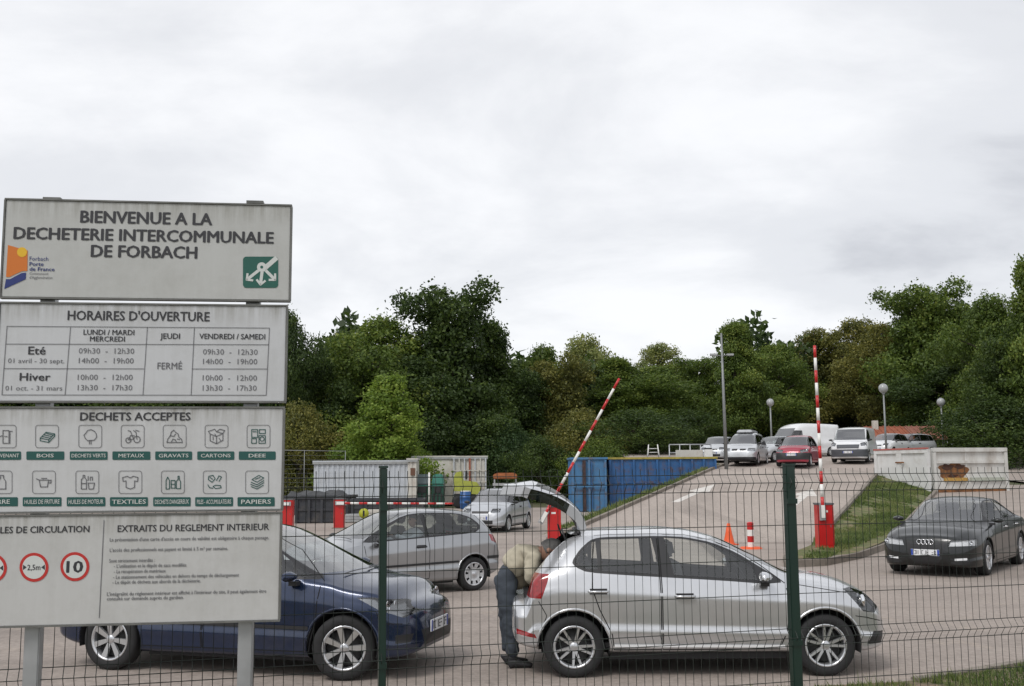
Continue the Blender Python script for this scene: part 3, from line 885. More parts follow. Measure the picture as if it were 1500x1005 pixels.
def make_car(name, S, body_mat, label, cat, loc, heading, group=None, q=1.0, detail=2, trim=None, glass=None, front_glass=None):
    """S: shell curves + side/front/rear openings. +x is the nose. Returns root and the parts dict"""
    root = empty(name, loc, heading, label, cat, group)
    bm = car_shell(S, q)
    # normal lookup from the uncut shell
    t = bm.copy(); bmesh.ops.triangulate(t, faces=t.faces); t.normal_update()
    t.verts.ensure_lookup_table()
    tris = [[(v.co.copy(), v.normal.copy()) for v in f.verts] for f in t.faces]
    bvh = BVHTree.FromBMesh(t); t.free(); NB = (bvh, tris, None)
    wr, wx = S['wr'], S['wx']; rarch = S.get('arch', wr + 0.055); wz = wr
    sideT = lambda c: abs(c.y) > 0.40
    holes = [(circ(x, wz, rarch), 'y', sideT) for x in wx]
    regs = []
    def add(nm, poly, ax, test, split=False, mats=None, off=0.0, keep=True): regs.append((nm, poly, ax, test, split, mats, off))
    tl = trim or BLK
    g = glass or GLS
    upT = lambda c: abs(c.y) > 0.30
    for poly in S.get('doors', []): add('door', poly, 'y', sideT, True, [body_mat, SEAM])
    for poly in S.get('bumper_side', []): add('bumper', poly, 'y', lambda c: True, False, [S.get('bumper_mat', body_mat)])
    for poly in S.get('pillars', []): add('window_trim', smooth_poly(poly) if detail > 1 else poly, 'y', upT, True, [BLK])
    for poly in S.get('windows', []): add('side_window', poly, 'y', upT, True, [g])
    if 'wind' in S: add('windscreen', S['wind'], 'x', lambda c, a=S['windx']: a[0] < c.x < a[1] and c.z > S['windz'], False, [front_glass or GLL])
    if 'rearwin' in S: add('rear_window', S['rearwin'], 'x', lambda c, a=S['rearx']: a[0] < c.x < a[1] and c.z > S['windz'] - .1, False, [g])
    for nm, poly, ax, rngx, split, mat in S.get('regions', []):
        if nm == 'tailgate': continue
        add(nm, poly, ax, lambda c, a=rngx: a[0] < c.x < a[1] and a[2] < abs(c.y) <= a[3], split, [mat])
    for poly, ax, test in holes: cut(bm, poly, ax, test)
    for nm, poly, ax, test, *_ in regs: cut(bm, poly, ax, test)
    tgt = None
    if 'tailgate' in S:
        poly, xlim = S['tailgate']; tt = lambda c: c.x < xlim and c.z > poly[0][1] - 0.02
        cut(bm, poly, 'x', tt); tgt = (poly, tt)
    bm.verts.index_update(); bm.faces.ensure_lookup_table()
    assign = {}; body = []
    for f in bm.faces:
        c = f.calc_center_median(); key = 'body'
        dead = False
        for poly, ax, test in holes:
            if test(c) and inpoly((c.x, c.z), poly): dead = True
        if dead: continue
        if tgt and tgt[1](c) and inpoly((c.y, c.z), tgt[0]): key = ('tailgate', 0, 0)
        else:
            for k, (nm, poly, ax, test, split, mats, off) in enumerate(regs):
                ia, ib = AX[ax]
                if test(c) and inpoly((c[ia], c[ib]), poly): key = (nm, k, (1 if c.y > 0 else -1) if split else 0)
        if key == 'body': body.append(f)
        else: assign.setdefault(key, []).append(f)
    parts = {}
    def wellM(): return DRK
    me = part_mesh('body', body, [body_mat], NB); ob = link('body', me, root); parts['body'] = ob
    for key, fl in assign.items():
        nm = key[0]
        if nm == 'tailgate':
            hz = max(p[1] for p in tgt[0]); hx = max(v.co.x for f in fl for v in f.verts) ; hz = max(v.co.z for f in fl for v in f.verts)
            pm = part_mesh(nm, fl, [body_mat, g], NB, (hx, 0, hz))
            o = link(nm, pm, root, loc=(hx, 0, hz)); parts['tailgate'] = o; parts['tg_faces'] = len(fl)
        else:
            pm = part_mesh(nm, fl, regs[key[1]][5], NB)
            o = link(nm, pm, root); parts.setdefault(nm, []).append((o, key))
    # door gaps, added into the door meshes as thin dark strips
    if detail > 1:
        for (o, key) in parts.get('door', []):
            mb = MB(); poly = regs[key[1]][1]; ribbon_on(bvh, poly + [poly[0]], 'y', key[2], 0.010, 0.002, mb, SEAM)
            b = bmesh.new(); b.from_mesh(o.data)
            # joined below as a sub-part with the look of its own
            b.free(); mb.build('door_gap', None, o)
        mb = MB()
        for ax, sgn, path, wd in S.get('lines', []):
            for s_ in ((1, -1) if ax == 'y' else (sgn,)): ribbon_on(bvh, path, ax, s_, wd, 0.002, mb, SEAM)
        if mb.v: mb.build('panel_gap', None, ob)
        for ax, path, wd, off, mat, nm in S.get('strips', []):
            for s_ in (1, -1):
                mb = MB(); ribbon_on(bvh, path, ax, s_, wd, off, mb, mat); mb.build(nm, None, root)
    if detail > 1:
        for x in wx:
            for s_ in (1, -1):
                pts_ = []
                for k in range(25):
                    a = radians(-8) + radians(196) * k / 24
                    qx, qz = x + (rarch + .012) * cos(a), wz + (rarch + .012) * sin(a)
                    h = bvh.ray_cast(Vector((qx, s_ * 3, qz)), Vector((0, -s_, 0)))
                    if h[0] is not None and abs(h[0].y) > .5: pts_.append(h[0] + Vector((0, -s_ * .004, 0)))
                mb = MB(); mb.tube(pts_, .014, 6, body_mat); mb.build('arch_lip', None, ob)
    # wheel wells, and light-blocking boxes added below the floor
    mb = MB(); hwf = pchip(S['hw'])
    for x in wx:
        for s_ in (1, -1):
            yo, yi = s_ * (hwf(x) * .97), s_ * (hwf(x) - 0.36); vs = []; n = 14
            for k in range(n + 1):
                a = pi * k / n * 1.14 - 0.07 * pi
                vs += [(x + rarch * 1.0 * cos(a), yo, wz + rarch * sin(a)), (x + rarch * cos(a), yi, wz + rarch * sin(a))]
            fs = [(2 * k, 2 * k + 1, 2 * k + 3, 2 * k + 2) for k in range(n)]
            ci = len(vs); vs.append((x, yi, wz)); fs += [(2 * k + 1, ci, 2 * k + 3) for k in range(n)]
            mb = MB(); mb.add(vs, fs, DRK); mb.build('wheel_well', None, ob, recalc=False)
    mb = MB(); mb.box(((wx[0] + wx[1]) / 2, 0, .205), (wx[1] - wx[0] - 2 * rarch - .02, hwf(0) * 1.62, .09), DRK); mb.box(((wx[0] + wx[1]) / 2, 0, .225), (wx[1] - wx[0] + 2 * rarch - .08, .84, .08), DRK); mb.build('underbody_light_block', None, ob)  # dark boxes added beneath the floor to block light and deepen contact shade
    ty, dc, rm = wheel_meshes(S.get('rim', 'cover'), wr, S.get('ww', 0.195))
    steer = S.get('steer', 0.0)
    for i, x in enumerate(wx):
        for s_ in (1, -1):
            y = s_ * (hwf(x) * .985 - S.get('ww', .195) / 2)
            wl = link('wheel', dc, root, loc=(x, y, wz), rot=(0, random.uniform(0, 6) if s_ < 0 else random.uniform(0, 6), (0 if s_ < 0 else pi) + (steer if i == 1 else 0)))
            link('tyre', ty, wl); link('rim', rm, wl)
    # cabin
    if detail > 0:
        cb = S['cabin']       # (x_rear, x_front, floor z, seat z top)
        mb = MB(); hw_ = hwf(0) * .86
        mb.box(((cb[0] + cb[1]) / 2, 0, cb[2]), (cb[1] - cb[0], hw_ * 2, 0.04), DRK)
        mb.box((cb[1] - .12, 0, S['windz'] - .14), (0.3, hw_ * 1.9, 0.2), DRK)
        mb.build('cabin_floor_and_dash', None, root)
        FAB = M_plain('seat_fabric', (0.045, 0.047, 0.052), 0.9, noise=0.2, nscale=20)
        zs = S.get('seatz', 0.50); xs_ = S.get('seatx', (0.0, -0.85))
        for xx in xs_:
            for s_ in (1, -1):
                mb = MB(); M = Matrix.Translation((xx, s_ * .36, zs))
                mb.box((0.10, 0, 0), (0.48, 0.46, 0.16), FAB, M)
                mb.box((0, 0, 0), (0.13, 0.44, 0.58), FAB, M @ Matrix.Translation((-.2, 0, .32)) @ Matrix.Rotation(-.28, 4, 'Y'), taper=.85)
                se = mb.build('seat', None, root, bevel=0.03)
                hb = MB(); hb.box((0, 0, 0), (0.09, 0.25, 0.17), FAB, M @ Matrix.Translation((-.31, 0, .72)) @ Matrix.Rotation(-.2, 4, 'Y')); hb.build('headrest', None, se, bevel=0.03)
        mb = MB(); th = rng_(0, 2 * pi, 16)
        MW = Matrix.Translation((cb[1] - .42, .36, S['windz'] - .07)) @ Matrix.Rotation(radians(65), 4, 'Y')
        mb.tube([MW @ Vector((.18 * cos(a), .18 * sin(a), 0)) for a in th], 0.014, 6, BLK, cap=False)
        mb.tube([MW @ Vector((-.17, 0, 0)), MW @ Vector((.17, 0, 0))], 0.015, 6, BLK)
        mb.tube([MW @ Vector((0, 0, 0)), MW @ Vector((0, 0, -.25))], 0.02, 6, BLK)
        mb.build('steering_wheel', None, root)
    # mirrors
    if 'mirror' in S:
        mx_, mz_ = S['mirror']
        for s_ in (1, -1):
            h = bvh.ray_cast(Vector((mx_, s_ * 3, mz_)), Vector((0, -s_, 0)))
            yy = abs(h[0].y) if h[0] else hwf(mx_) * .9
            mb = MB(); prof = []
            for i in range(7):
                t_ = i / 6; a = sin(pi * min(max(t_, .06), .94))
                prof.append((t_, a))
            vs = []; fs = []; n = 10
            for t_, a in prof:
                for k in range(n):
                    an = 2 * pi * k / n
                    vs.append((mx_ + (0.085 if cos(an) > 0 else 0.055) * a ** .5 * cos(an) - 0.02 * t_, s_ * (yy + .02 + .21 * t_), mz_ + .07 + 0.055 * a ** .45 * sin(an) * (1 if cos(an) < 0 else 1 - .35 * cos(an))))
            for i in range(6):
                for k in range(n):
                    fs.append((i * n + k, i * n + (k + 1) % n, (i + 1) * n + (k + 1) % n, (i + 1) * n + k))
            fs += [tuple(range(n)), tuple(range(6 * n, 7 * n))]
            lo_ = [f for f in fs if len(f) == 4 and sum(vs[i][2] for i in f) / 4 < mz_ + .048]; up_ = [f for f in fs if f not in lo_]
            mb.add(vs, up_, S.get('mirror_mat', body_mat), True); mb.add(vs, lo_, BLK, True)
            mo = mb.build('mirror', None, root)
            fb = MB(); fb.box((mx_ + .01, s_ * (yy + .01), mz_ - .005), (.09, .14, .04), BLK); fb.build('mirror_foot', None, mo)
    # door handles
    for (hx, hz) in S.get('handles', []):
        for s_ in (1, -1):
            h = bvh.ray_cast(Vector((hx, s_ * 3, hz)), Vector((0, -s_, 0)))
            if h[0] is None: continue
            par = None
            for (o, key) in parts.get('door', []):
                if key[2] == s_ and inpoly((hx, hz), regs[key[1]][1]): par = o
            mb = MB(); y = h[0].y
            mb.box((hx, y, hz), (0.17, 0.012, 0.055), BLK)
            mb.tube([(hx - .095, y, hz), (hx - .08, y + s_ * .03, hz), (hx + .08, y + s_ * .034, hz), (hx + .095, y, hz)], 0.013, 6, S.get('handle_mat', body_mat))
            mb.build('handle', None, par or root)
    # lamp innards: housings with bright bowls behind the clear lens
    for nm in ('headlight',):
        for (o, key) in parts.get(nm, []):
            vv = [v.co for v in o.data.vertices]; n_ = len(vv)
            cc = sum(vv, Vector()) / n_
            sx_ = max(v.x for v in vv) - min(v.x for v in vv)
            mb = MB(); hz_ = max(v.z for v in vv) - min(v.z for v in vv); hy_ = max(v.y for v in vv) - min(v.y for v in vv)
            back = o.data.copy()
            for v in back.vertices:
                v.co = cc + (v.co - cc) * 0.97 + Vector((-.05, 0, -.01))
            back.materials.clear(); back.materials.append(S.get('lamp_back', M_plain('lamp_housing', (0.30, 0.31, 0.32), 0.25, 0.7)))
            back.name = 'lamp_housing'; link('lamp_housing', back, o)
            for fr in (-.22, .2):
                pc = cc + Vector((-.02 - .25 * sx_ * abs(fr), hy_ * fr, 0))
                mb.lathe([(0.0, -.03), (hz_ * .16, -.022), (hz_ * .26, 0.0), (hz_ * .28, .012), (hz_ * .30, 0)], 14, CHR, Matrix.Translation(pc) @ Matrix.Rotation(pi / 2, 4, 'Y'))
            mb.build('reflector', None, o)
    # plates
    for (px_, pz_, sg) in S.get('plates', []):
        h = bvh.ray_cast(Vector((sg * 5, 0, pz_)), Vector((-sg, 0, 0)))
        mb = MB(); X = (h[0].x if h[0] else px_) + sg * .012
        mb.box((X, 0, pz_), (0.012, 0.52, 0.115), WHP)
        EU = M_plain('plate_blue', (0.02, 0.06, 0.35), 0.4)
        for s_ in (-1, 1): mb.box((X + sg * .0065, s_ * .24, pz_), (0.003, 0.038, 0.108), EU)
        # character strokes
        rs = random.Random(int(abs(X) * 1000) + len(label))
        for k in range(9):
            if k in (2, 6): continue
            yy = -.185 + k * .046
            for _ in range(3):
                if rs.random() < .5: mb.box((X + sg * .0075, yy + rs.choice((-.013, .013)), pz_), (0.003, 0.008, 0.075), BLK)
                else: mb.box((X + sg * .0075, yy, pz_ + rs.choice((-.033, 0, .033))), (0.003, 0.03, 0.009), BLK)
        mb.build('number_plate', None, root)
    bm.free()
    return root, parts, bvh

def car_spec(L, Wd, H, xr_, xf, wb, wr, zh=0.72, cowl=(0.85, 0.95), head=(0.15, 1.38), roof=None, tail=None, tbase=None, belt=None, bump=0.70, nose=0.60, yroof=.56, round_=1.0, zb=0.2):
    """general two-box / three-box car: xr_ tail x, xf nose x; tail = list of (x, z) from tail up to the roof"""
    hw = Wd / 2
    f_ = lambda a: a * hw
    S = {}
    r = 0.36 * round_
    S['hw'] = [(xr_, f_(.74)), (xr_ + .03, f_(.83)), (xr_ + .10, f_(.90)), (xr_ + .3, f_(.965)), (xr_ + .8, f_(1.0)), (xf - 1.1, f_(1.0)), (xf - .6, f_(.985)), (xf - .32, f_(.93)), (xf - .14, f_(.82)), (xf - .05, f_(.66)), (xf, f_(.48))]
    S['zb'] = [(xr_, .40), (xr_ + .05, .33), (xr_ + .3, zb + .05), (xr_ + .8, zb), (xf - .8, zb), (xf - .2, zb + .02), (xf - .03, zb + .06), (xf, zb + .12)]
    S['zc'] = tail + [tuple(roof), tuple(head), tuple(cowl), (cowl[0] + .12, cowl[1] - .035), ((cowl[0] + xf) / 2 + .05, (cowl[1] + zh) / 2 + .02), (xf - .22, zh), (xf - .08, (zh + nose) / 2 + .03), (xf - .02, nose), (xf, nose - .1)]
    S['belt'] = belt
    S['yre'] = [(xr_, f_(.62)), (tail[-1][0], yroof), (roof[0], yroof + .02), (head[0], yroof), (cowl[0], f_(.80)), (xf - .5, f_(.72)), (xf - .1, f_(.5)), (xf, f_(.3))]
    S['drop'] = [(xr_, .03), (tail[-1][0], .045), (head[0], .05), ((head[0] + cowl[0]) / 2, .085), (cowl[0], .06), (xf - .6, .05), (xf, .03)]
    return S
SILV = paint('silver', (0.62, 0.63, 0.65), 0.65, 0.26)
SILV2 = paint('silver_mid', (0.37, 0.38, 0.395), 0.7, 0.28)
SILV3 = paint('pale_silver', (0.60, 0.62, 0.64), 0.4, 0.35)
BLUE = paint('dark_blue', (0.008, 0.021, 0.062), 0.4, 0.25)
BLACKP = M_plain('paint_charcoal', (.006, .0075, .008), .3, 0.0, coat=.45, back=(.02, .02, .02))
WHITEP = paint('white', (0.74, 0.75, 0.76), 0.0, 0.35)
REDC = paint('red', (0.36, 0.022, 0.05), 0.2, 0.3)
GREYB = M_plain('grey_bumper', (0.07, 0.075, 0.085), 0.6, noise=0.1)
DLAMP = M_plain('dark_lamp_housing', (0.05, 0.055, 0.06), 0.3, 0.4)
HEADL = GLC

# ---- silver five-door hatchback in front, boot open
polo = dict(
 hw=[(-1.84, .60), (-1.82, .68), (-1.77, .745), (-1.60, .795), (-1.2, .835), (-.6, .842), (.8, .842), (1.3, .835), (1.6, .80), (1.8, .725), (1.93, .62), (2.02, .48), (2.07, .34)],
 zb=[(-1.84, .42), (-1.80, .33), (-1.55, .27), (-1.0, .24), (.9, .235), (1.6, .23), (1.95, .25), (2.07, .32)],
 zc=[(-1.84, .68), (-1.825, .725), (-1.78, .750), (-1.70, .765), (-1.68, .80), (-1.665, .90), (-1.65, .97), (-1.61, 1.03), (-1.52, 1.14), (-1.39, 1.27), (-1.25, 1.365), (-1.12, 1.392), (-.8, 1.413), (-.35, 1.42), (0.0, 1.392), (.24, 1.338), (.676, 1.145), (1.04, .975), (1.2, .955), (1.51, .905), (1.73, .835), (1.9, .745), (2.0, .63), (2.05, .52), (2.07, .42)],
 belt=[(-1.84, .62), (-1.77, .74), (-1.70, .86), (-1.55, .97), (-1.3, 1.02), (-1.0, 1.01), (-.3, .965), (.8, .89), (1.1, .875), (1.5, .825), (1.8, .735), (2.0, .58), (2.07, .45)],
 yre=[(-1.84, .55), (-1.7, .55), (-1.5, .50), (-1.15, .52), (-.4, .56), (.24, .55), (.7, .615), (1.04, .67), (1.5, .60), (1.85, .45), (2.07, .25)],
 drop=[(-1.84, .02), (-1.2, .045), (.2, .05), (.6, .08), (1.04, .05), (1.5, .05), (2.07, .03)],
 wx=(-1.235, 1.235), wr=.30, arch=.352, rim='alloy10', windz=.90, cabin=(-1.5, 1.1, .3),
 pillars=[[(-1.244, 1.112), (-1.16, 1.226), (-1.05, 1.315), (-.97, 1.34), (-.833, 1.349), (-.319, 1.356), (-.08, 1.342), (.195, 1.287), (.435, 1.184), (.64, 1.055), (.87, .905), (.674, .892), (.195, .930), (-.696, .985), (-1.093, 1.014), (-1.21, 1.065)]],
 windows=[[(-1.21, 1.11), (-1.13, 1.22), (-1.05, 1.29), (-.995, 1.305), (-.985, 1.045), (-1.09, 1.045)],
          [(-.945, 1.322), (-.43, 1.335), (-.37, .995), (-.94, 1.03)],
          [(-.30, 1.337), (-.08, 1.322), (.18, 1.268), (.40, 1.17), (.56, 1.06), (.60, .93), (-.23, .985)]],
 doors=[[(-.36, .27), (.78, .27), (.86, .45), (.90, .72), (.86, .90), (.64, 1.075), (.43, 1.205), (.19, 1.308), (-.08, 1.362), (-.36, 1.375)],
        [(-.375, .27), (-.84, .27), (-.86, .42), (-.98, .66), (-1.05, .86), (-1.04, 1.1), (-1.0, 1.36), (-.85, 1.37), (-.375, 1.376)]],
 wind=[(-.62, .975), (.62, .975), (.50, 1.325), (-.50, 1.325)], windx=(.15, 1.2),
 regions=[('tail_lamp', [(-1.80, .995), (-1.70, 1.0), (-1.47, 1.0), (-1.49, .92), (-1.55, .765), (-1.80, .775)], 'y', (-1.9, -1.4, .50, .9), True, REDL),
          ('headlight', [(1.47, .835), (1.60, .835), (1.80, .775), (1.94, .66), (1.84, .595), (1.68, .62)], 'y', (1.4, 2.05, .36, .9), True, HEADL),
          ('grille', [(-.42, .31), (.42, .31), (.46, .40), (-.46, .40)], 'x', (1.85, 2.2, -1, .6), False, BLK),
          ('grille', [(-.30, .60), (.30, .60), (.34, .655), (-.34, .655)], 'x', (1.85, 2.2, -1, .6), False, BLK),
          ('fog_recess', [(1.72, .30), (1.94, .29), (2.0, .40), (1.82, .42)], 'y', (1.6, 2.05, .44, .9), True, BLK),
          ('rear_reflector', [(-1.80, .42), (-1.60, .38), (-1.62, .42), (-1.80, .47)], 'y', (-1.9, -1.5, .5, .9), True, REDL)],
 tailgate=([(-.49, .775), (.49, .775), (.55, .95), (.52, 1.05), (.46, 1.3), (.44, 1.362), (-.44, 1.362), (-.46, 1.3), (-.52, 1.05), (-.55, .95)], -1.10),
 lines=[('y', 0, [(-1.58, .74), (-1.5, .60), (-1.60, .34)], .008), ('y', 0, [(1.58, .58), (1.72, .56), (1.97, .50)], .008), ('y', 0, [(.95, .89), (1.5, .80)], .006)],
 strips=[('y', [(-.84, .315), (.83, .30)], .026, .014, M_plain('sill_bright', (.78, .79, .80), .35), 'sill_strip')],
 mirror=(.64, .90), handles=[(-.99, .835), (-.14, .785)], lamp_back=DLAMP, ww=.2, seatz=.5, seatx=(.08, -.80), mirror_mat=SILV, handle_mat=SILV)
def _sq(v):
    if isinstance(v, tuple) and len(v) == 2 and all(isinstance(a, (int, float)) for a in v): return (v[0] if v[0] < 1.3 else 1.3 + (v[0] - 1.3) * .86, v[1])
    return v
for _k in ('hw', 'zb', 'zc', 'belt', 'yre', 'drop'): polo[_k] = [_sq(p) for p in polo[_k]]
polo['regions'] = [(r[0], [_sq(p) for p in r[1]] if r[2] == 'y' else r[1], r[2], ((r[3][0] if r[3][0] < 1.3 else 1.3 + (r[3][0] - 1.3) * .86),) + r[3][1:], r[4], r[5]) for r in polo['regions']]
polo['lines'] = [(l[0], l[1], [_sq(p) for p in l[2]], l[3]) for l in polo['lines']]
PX, PY = 1.825, 11.48
root, parts, bvh = make_car('hatchback_car', polo, SILV, 'silver five-door hatchback with its tailgate raised, in the foreground behind the fence', 'car', (PX, PY, .03), 0.0, q=1.5)
tg = parts['tailgate']; tg.rotation_euler = (0, radians(79), 0); tg.scale = (1.16, 1, 1.16)
tm = tg.data
for p in tm.polygons:
    c = sum((tm.vertices[i].co for i in p.vertices), Vector()) / len(p.vertices)
    if c.z + tg.location.z > 1.04 and abs(c.y) < .43 and c.z + tg.location.z < 1.34: p.material_index = 1
for v in tm.vertices:
    u = min(max(v.co.length / .82, 0), 1); v.co += Vector((-.7, 0, .7)) * (.085 * sin(pi * min(u, 1)))
tin = tm.copy(); tin.name = 'tailgate_lining'
for v in tin.vertices: v.co = v.co + Vector((.075, 0, -.05))
tin.materials.clear(); tin.materials.append(BLK); tin.materials.append(GLD)
link('tailgate_lining', tin, tg)
_ec = {}
for p in tm.polygons:
    for e_ in p.edge_keys: _ec[e_] = _ec.get(e_, 0) + 1
mb = MB()
for (a, b), n_ in _ec.items():
    if n_ == 1:
        A_, B_ = tm.vertices[a].co.copy(), tm.vertices[b].co.copy(); O_ = Vector((.075, 0, -.05))
        mb.add([A_, B_, B_ + O_, A_ + O_], [(0, 1, 2, 3)], GLD if -.36 < (A_.z + B_.z) / 2 < -.05 else M_plain('gate_edge_silver', (.48, .49, .51), .4, .3))
mb.build('tailgate_edge', None, tg, recalc=False)
# rim around the lining so the gate has an edge
mb = MB(); mb.tube([Vector((-.02, y, -.02)) for y in (-.42, 0, .42)], .02, 6, BLK); mb.build('gate_seal', None, tg)
mb = MB()
for s_ in (1, -1):
    mb = MB(); mb.tube([(-1.28, s_ * .47, 1.28), (-1.33, s_ * .46, 1.43)], .010, 6, BLK); mb.build('gas_strut', None, root)
mb = MB(); mb.box((-1.45, 0, .62), (.62, 1.0, .03), M_plain('boot_carpet', (.03, .03, .033), .95)); mb.box((-1.70, 0, .72), (.05, 1.0, .18), BLK); mb.build('boot_floor', None, root)

# ---- dark blue hatchback behind the signboard
tail = [(-2.05, .62), (-2.02, .80), (-1.96, .95), (-1.8, 1.18), (-1.55, 1.39), (-1.25, 1.47)]
B = car_spec(4.2, 1.75, 1.51, -2.05, 2.0, 2.61, .31, zh=.76, cowl=(1.18, .99), head=(.05, 1.46), roof=(-.5, 1.50), tail=tail,
 belt=[(-2.05, .6), (-1.9, .9), (-1.0, 1.02), (.4, .97), (1.25, .90), (1.7, .80), (1.9, .66), (2.02, .48)], nose=.60)
B.update(wx=(-1.30, 1.30), wr=.315, arch=.37, rim='alloy7', windz=.92, cabin=(-1.7, 1.2, .3),
 pillars=[[(-1.6, 1.08), (-1.35, 1.33), (-1.0, 1.41), (-.2, 1.435), (.22, 1.39), (.62, 1.20), (1.05, .98), (1.0, .955), (-.2, .99), (-1.3, 1.03)]],
 windows=[[(-.17, 1.415), (.18, 1.37), (.55, 1.19), (.70, 1.10), (.72, .985), (-.17, 1.01)], [(-.95, 1.385), (-.27, 1.415), (-.27, 1.01), (-1.0, 1.04)], [(.76, .985), (.76, 1.07), (.98, .975)]],
 doors=[[(-.22, .27), (.95, .27), (1.03, .6), (1.06, .95), (.64, 1.22), (.22, 1.42), (-.22, 1.455)], [(-.235, .27), (-.235, 1.455), (-1.0, 1.43), (-1.15, 1.0), (-1.1, .8), (-.95, .5), (-.92, .27)]],
 wind=[(-.66, 1.01), (.66, 1.01), (.53, 1.445), (-.53, 1.445)], windx=(-.05, 1.5),
 regions=[('headlight', [(1.44, .80), (1.62, .80), (1.83, .73), (1.96, .64), (1.88, .60), (1.68, .68)], 'y', (1.4, 2.2, .30, .95), True, HEADL),
          ('grille', [(-.40, .30), (.40, .30), (.46, .46), (-.46, .46)], 'x', (1.85, 2.3, -1, .7), False, BLK),
          ('fog_recess', [(1.80, .36), (1.93, .36), (1.95, .44), (1.82, .44)], 'y', (1.8, 2.12, .45, .9), True, BLK)],
 lines=[('y', 0, [(1.65, .66), (1.70, .56), (1.92, .54)], .008)],
 strips=[('y', [(-.9, .52), (.95, .50)], .035, .012, BLK, 'side_rub_strip')],
 mirror=(.78, .93), handles=[(-1.0, .87), (-.05, .85)], plates=[(0, .47, 1)], steer=radians(16), mirror_mat=BLUE, handle_mat=BLUE)
_br, _bp, _bb = make_car('hatchback_car', B, BLUE, 'dark blue hatchback half hidden behind the signboard, nose towards the left fence post', 'car', (-2.72, 11.75, .03), radians(-15), q=1.3)

def wiper(bv, par, pts):
    mb = MB(); ribbon_on(bv, pts, 'z', 1, .022, .022, mb, BLK); mb.build('wiper', None, par)
wiper(_bb, _br, [(1.16, -.48), (1.20, .12)]); wiper(_bb, _br, [(1.18, .10), (1.13, .58)])
# ---- silver three-door behind it, driver inside
tail = [(-1.80, .60), (-1.78, .78), (-1.74, .92), (-1.62, 1.10), (-1.40, 1.30), (-1.15, 1.37)]
T = car_spec(3.83, 1.66, 1.43, -1.80, 2.03, 2.44, .285, zh=.74, cowl=(1.05, .95), head=(.0, 1.38), roof=(-.45, 1.42), tail=tail,
 belt=[(-1.8, .6), (-1.7, .82), (-1.5, 1.0), (-.8, .97), (.4, .90), (1.1, .85), (1.6, .74), (1.9, .60), (2.03, .45)], nose=.56)
T.update(wx=(-1.17, 1.27), wr=.29, arch=.34, rim='cover', windz=.86, cabin=(-1.5, 1.05, .28),
 pillars=[[(-1.36, 1.13), (-1.22, 1.25), (-.95, 1.33), (-.3, 1.355), (.08, 1.325), (.5, 1.14), (.93, .91), (.8, .90), (-.3, .945), (-1.2, .985), (-1.34, 1.05)]],
 windows=[[(-.20, 1.335), (.05, 1.305), (.45, 1.12), (.66, 1.01), (.67, .93), (-.22, .965)], [(-1.3, 1.12), (-1.18, 1.235), (-.93, 1.31), (-.28, 1.335), (-.28, .97), (-1.18, 1.005), (-1.28, 1.05)], [(.70, .925), (.70, .99), (.85, .915)]],
 doors=[[(-.27, .27), (.82, .27), (.92, .6), (.93, .9), (.5, 1.165), (.08, 1.35), (-.27, 1.375)]],
 wind=[(-.62, .96), (.62, .96), (.50, 1.36), (-.50, 1.36)], windx=(-.1, 1.35),
 rearwin=[(-.52, 1.02), (.52, 1.02), (.42, 1.30), (-.42, 1.30)], rearx=(-1.9, -1.2),
 regions=[('headlight', [(1.38, .74), (1.55, .745), (1.80, .68), (1.95, .58), (1.86, .54), (1.6, .64)], 'y', (1.3, 2.1, .30, .95), True, HEADL),
          ('tail_lamp', [(-1.85, .78), (-1.74, .92), (-1.50, .96), (-1.54, .84), (-1.85, .74)], 'y', (-1.9, -1.4, .45, .95), True, REDL),
          ('rear_window', [(-1.62, 1.08)] * 2 + [(-1.62, 1.08)], 'y', (9, 9.1, 0, 0), False, GLS)][:2],
 lines=[('y', 0, [(-1.30, 1.32), (-1.62, .92), (-1.60, .55)], .010)],
 strips=[('y', [(-.85, .52), (.9, .50)], .035, .010, BLK, 'side_rub_strip'), ('y', [(-1.45, .56), (-1.72, .56)], .05, .010, BLK, 'rear_rub_strip')],
 mirror=(.70, .87), handles=[(-.12, .80)], mirror_mat=BLK, handle_mat=BLK, seatx=(-.05, -.9))
hd = atan2(-.57, -.82)
tl_root, tl_parts, _ = make_car('three_door_car', T, SILV2, 'silver three-door hatchback with a driver inside, between the blue car and the open tailgate', 'car', (-2.10, 18.62, 0), hd, q=1.1, glass=GLM)

wiper(_, tl_root, [(1.02, .50), (1.06, -.1)])
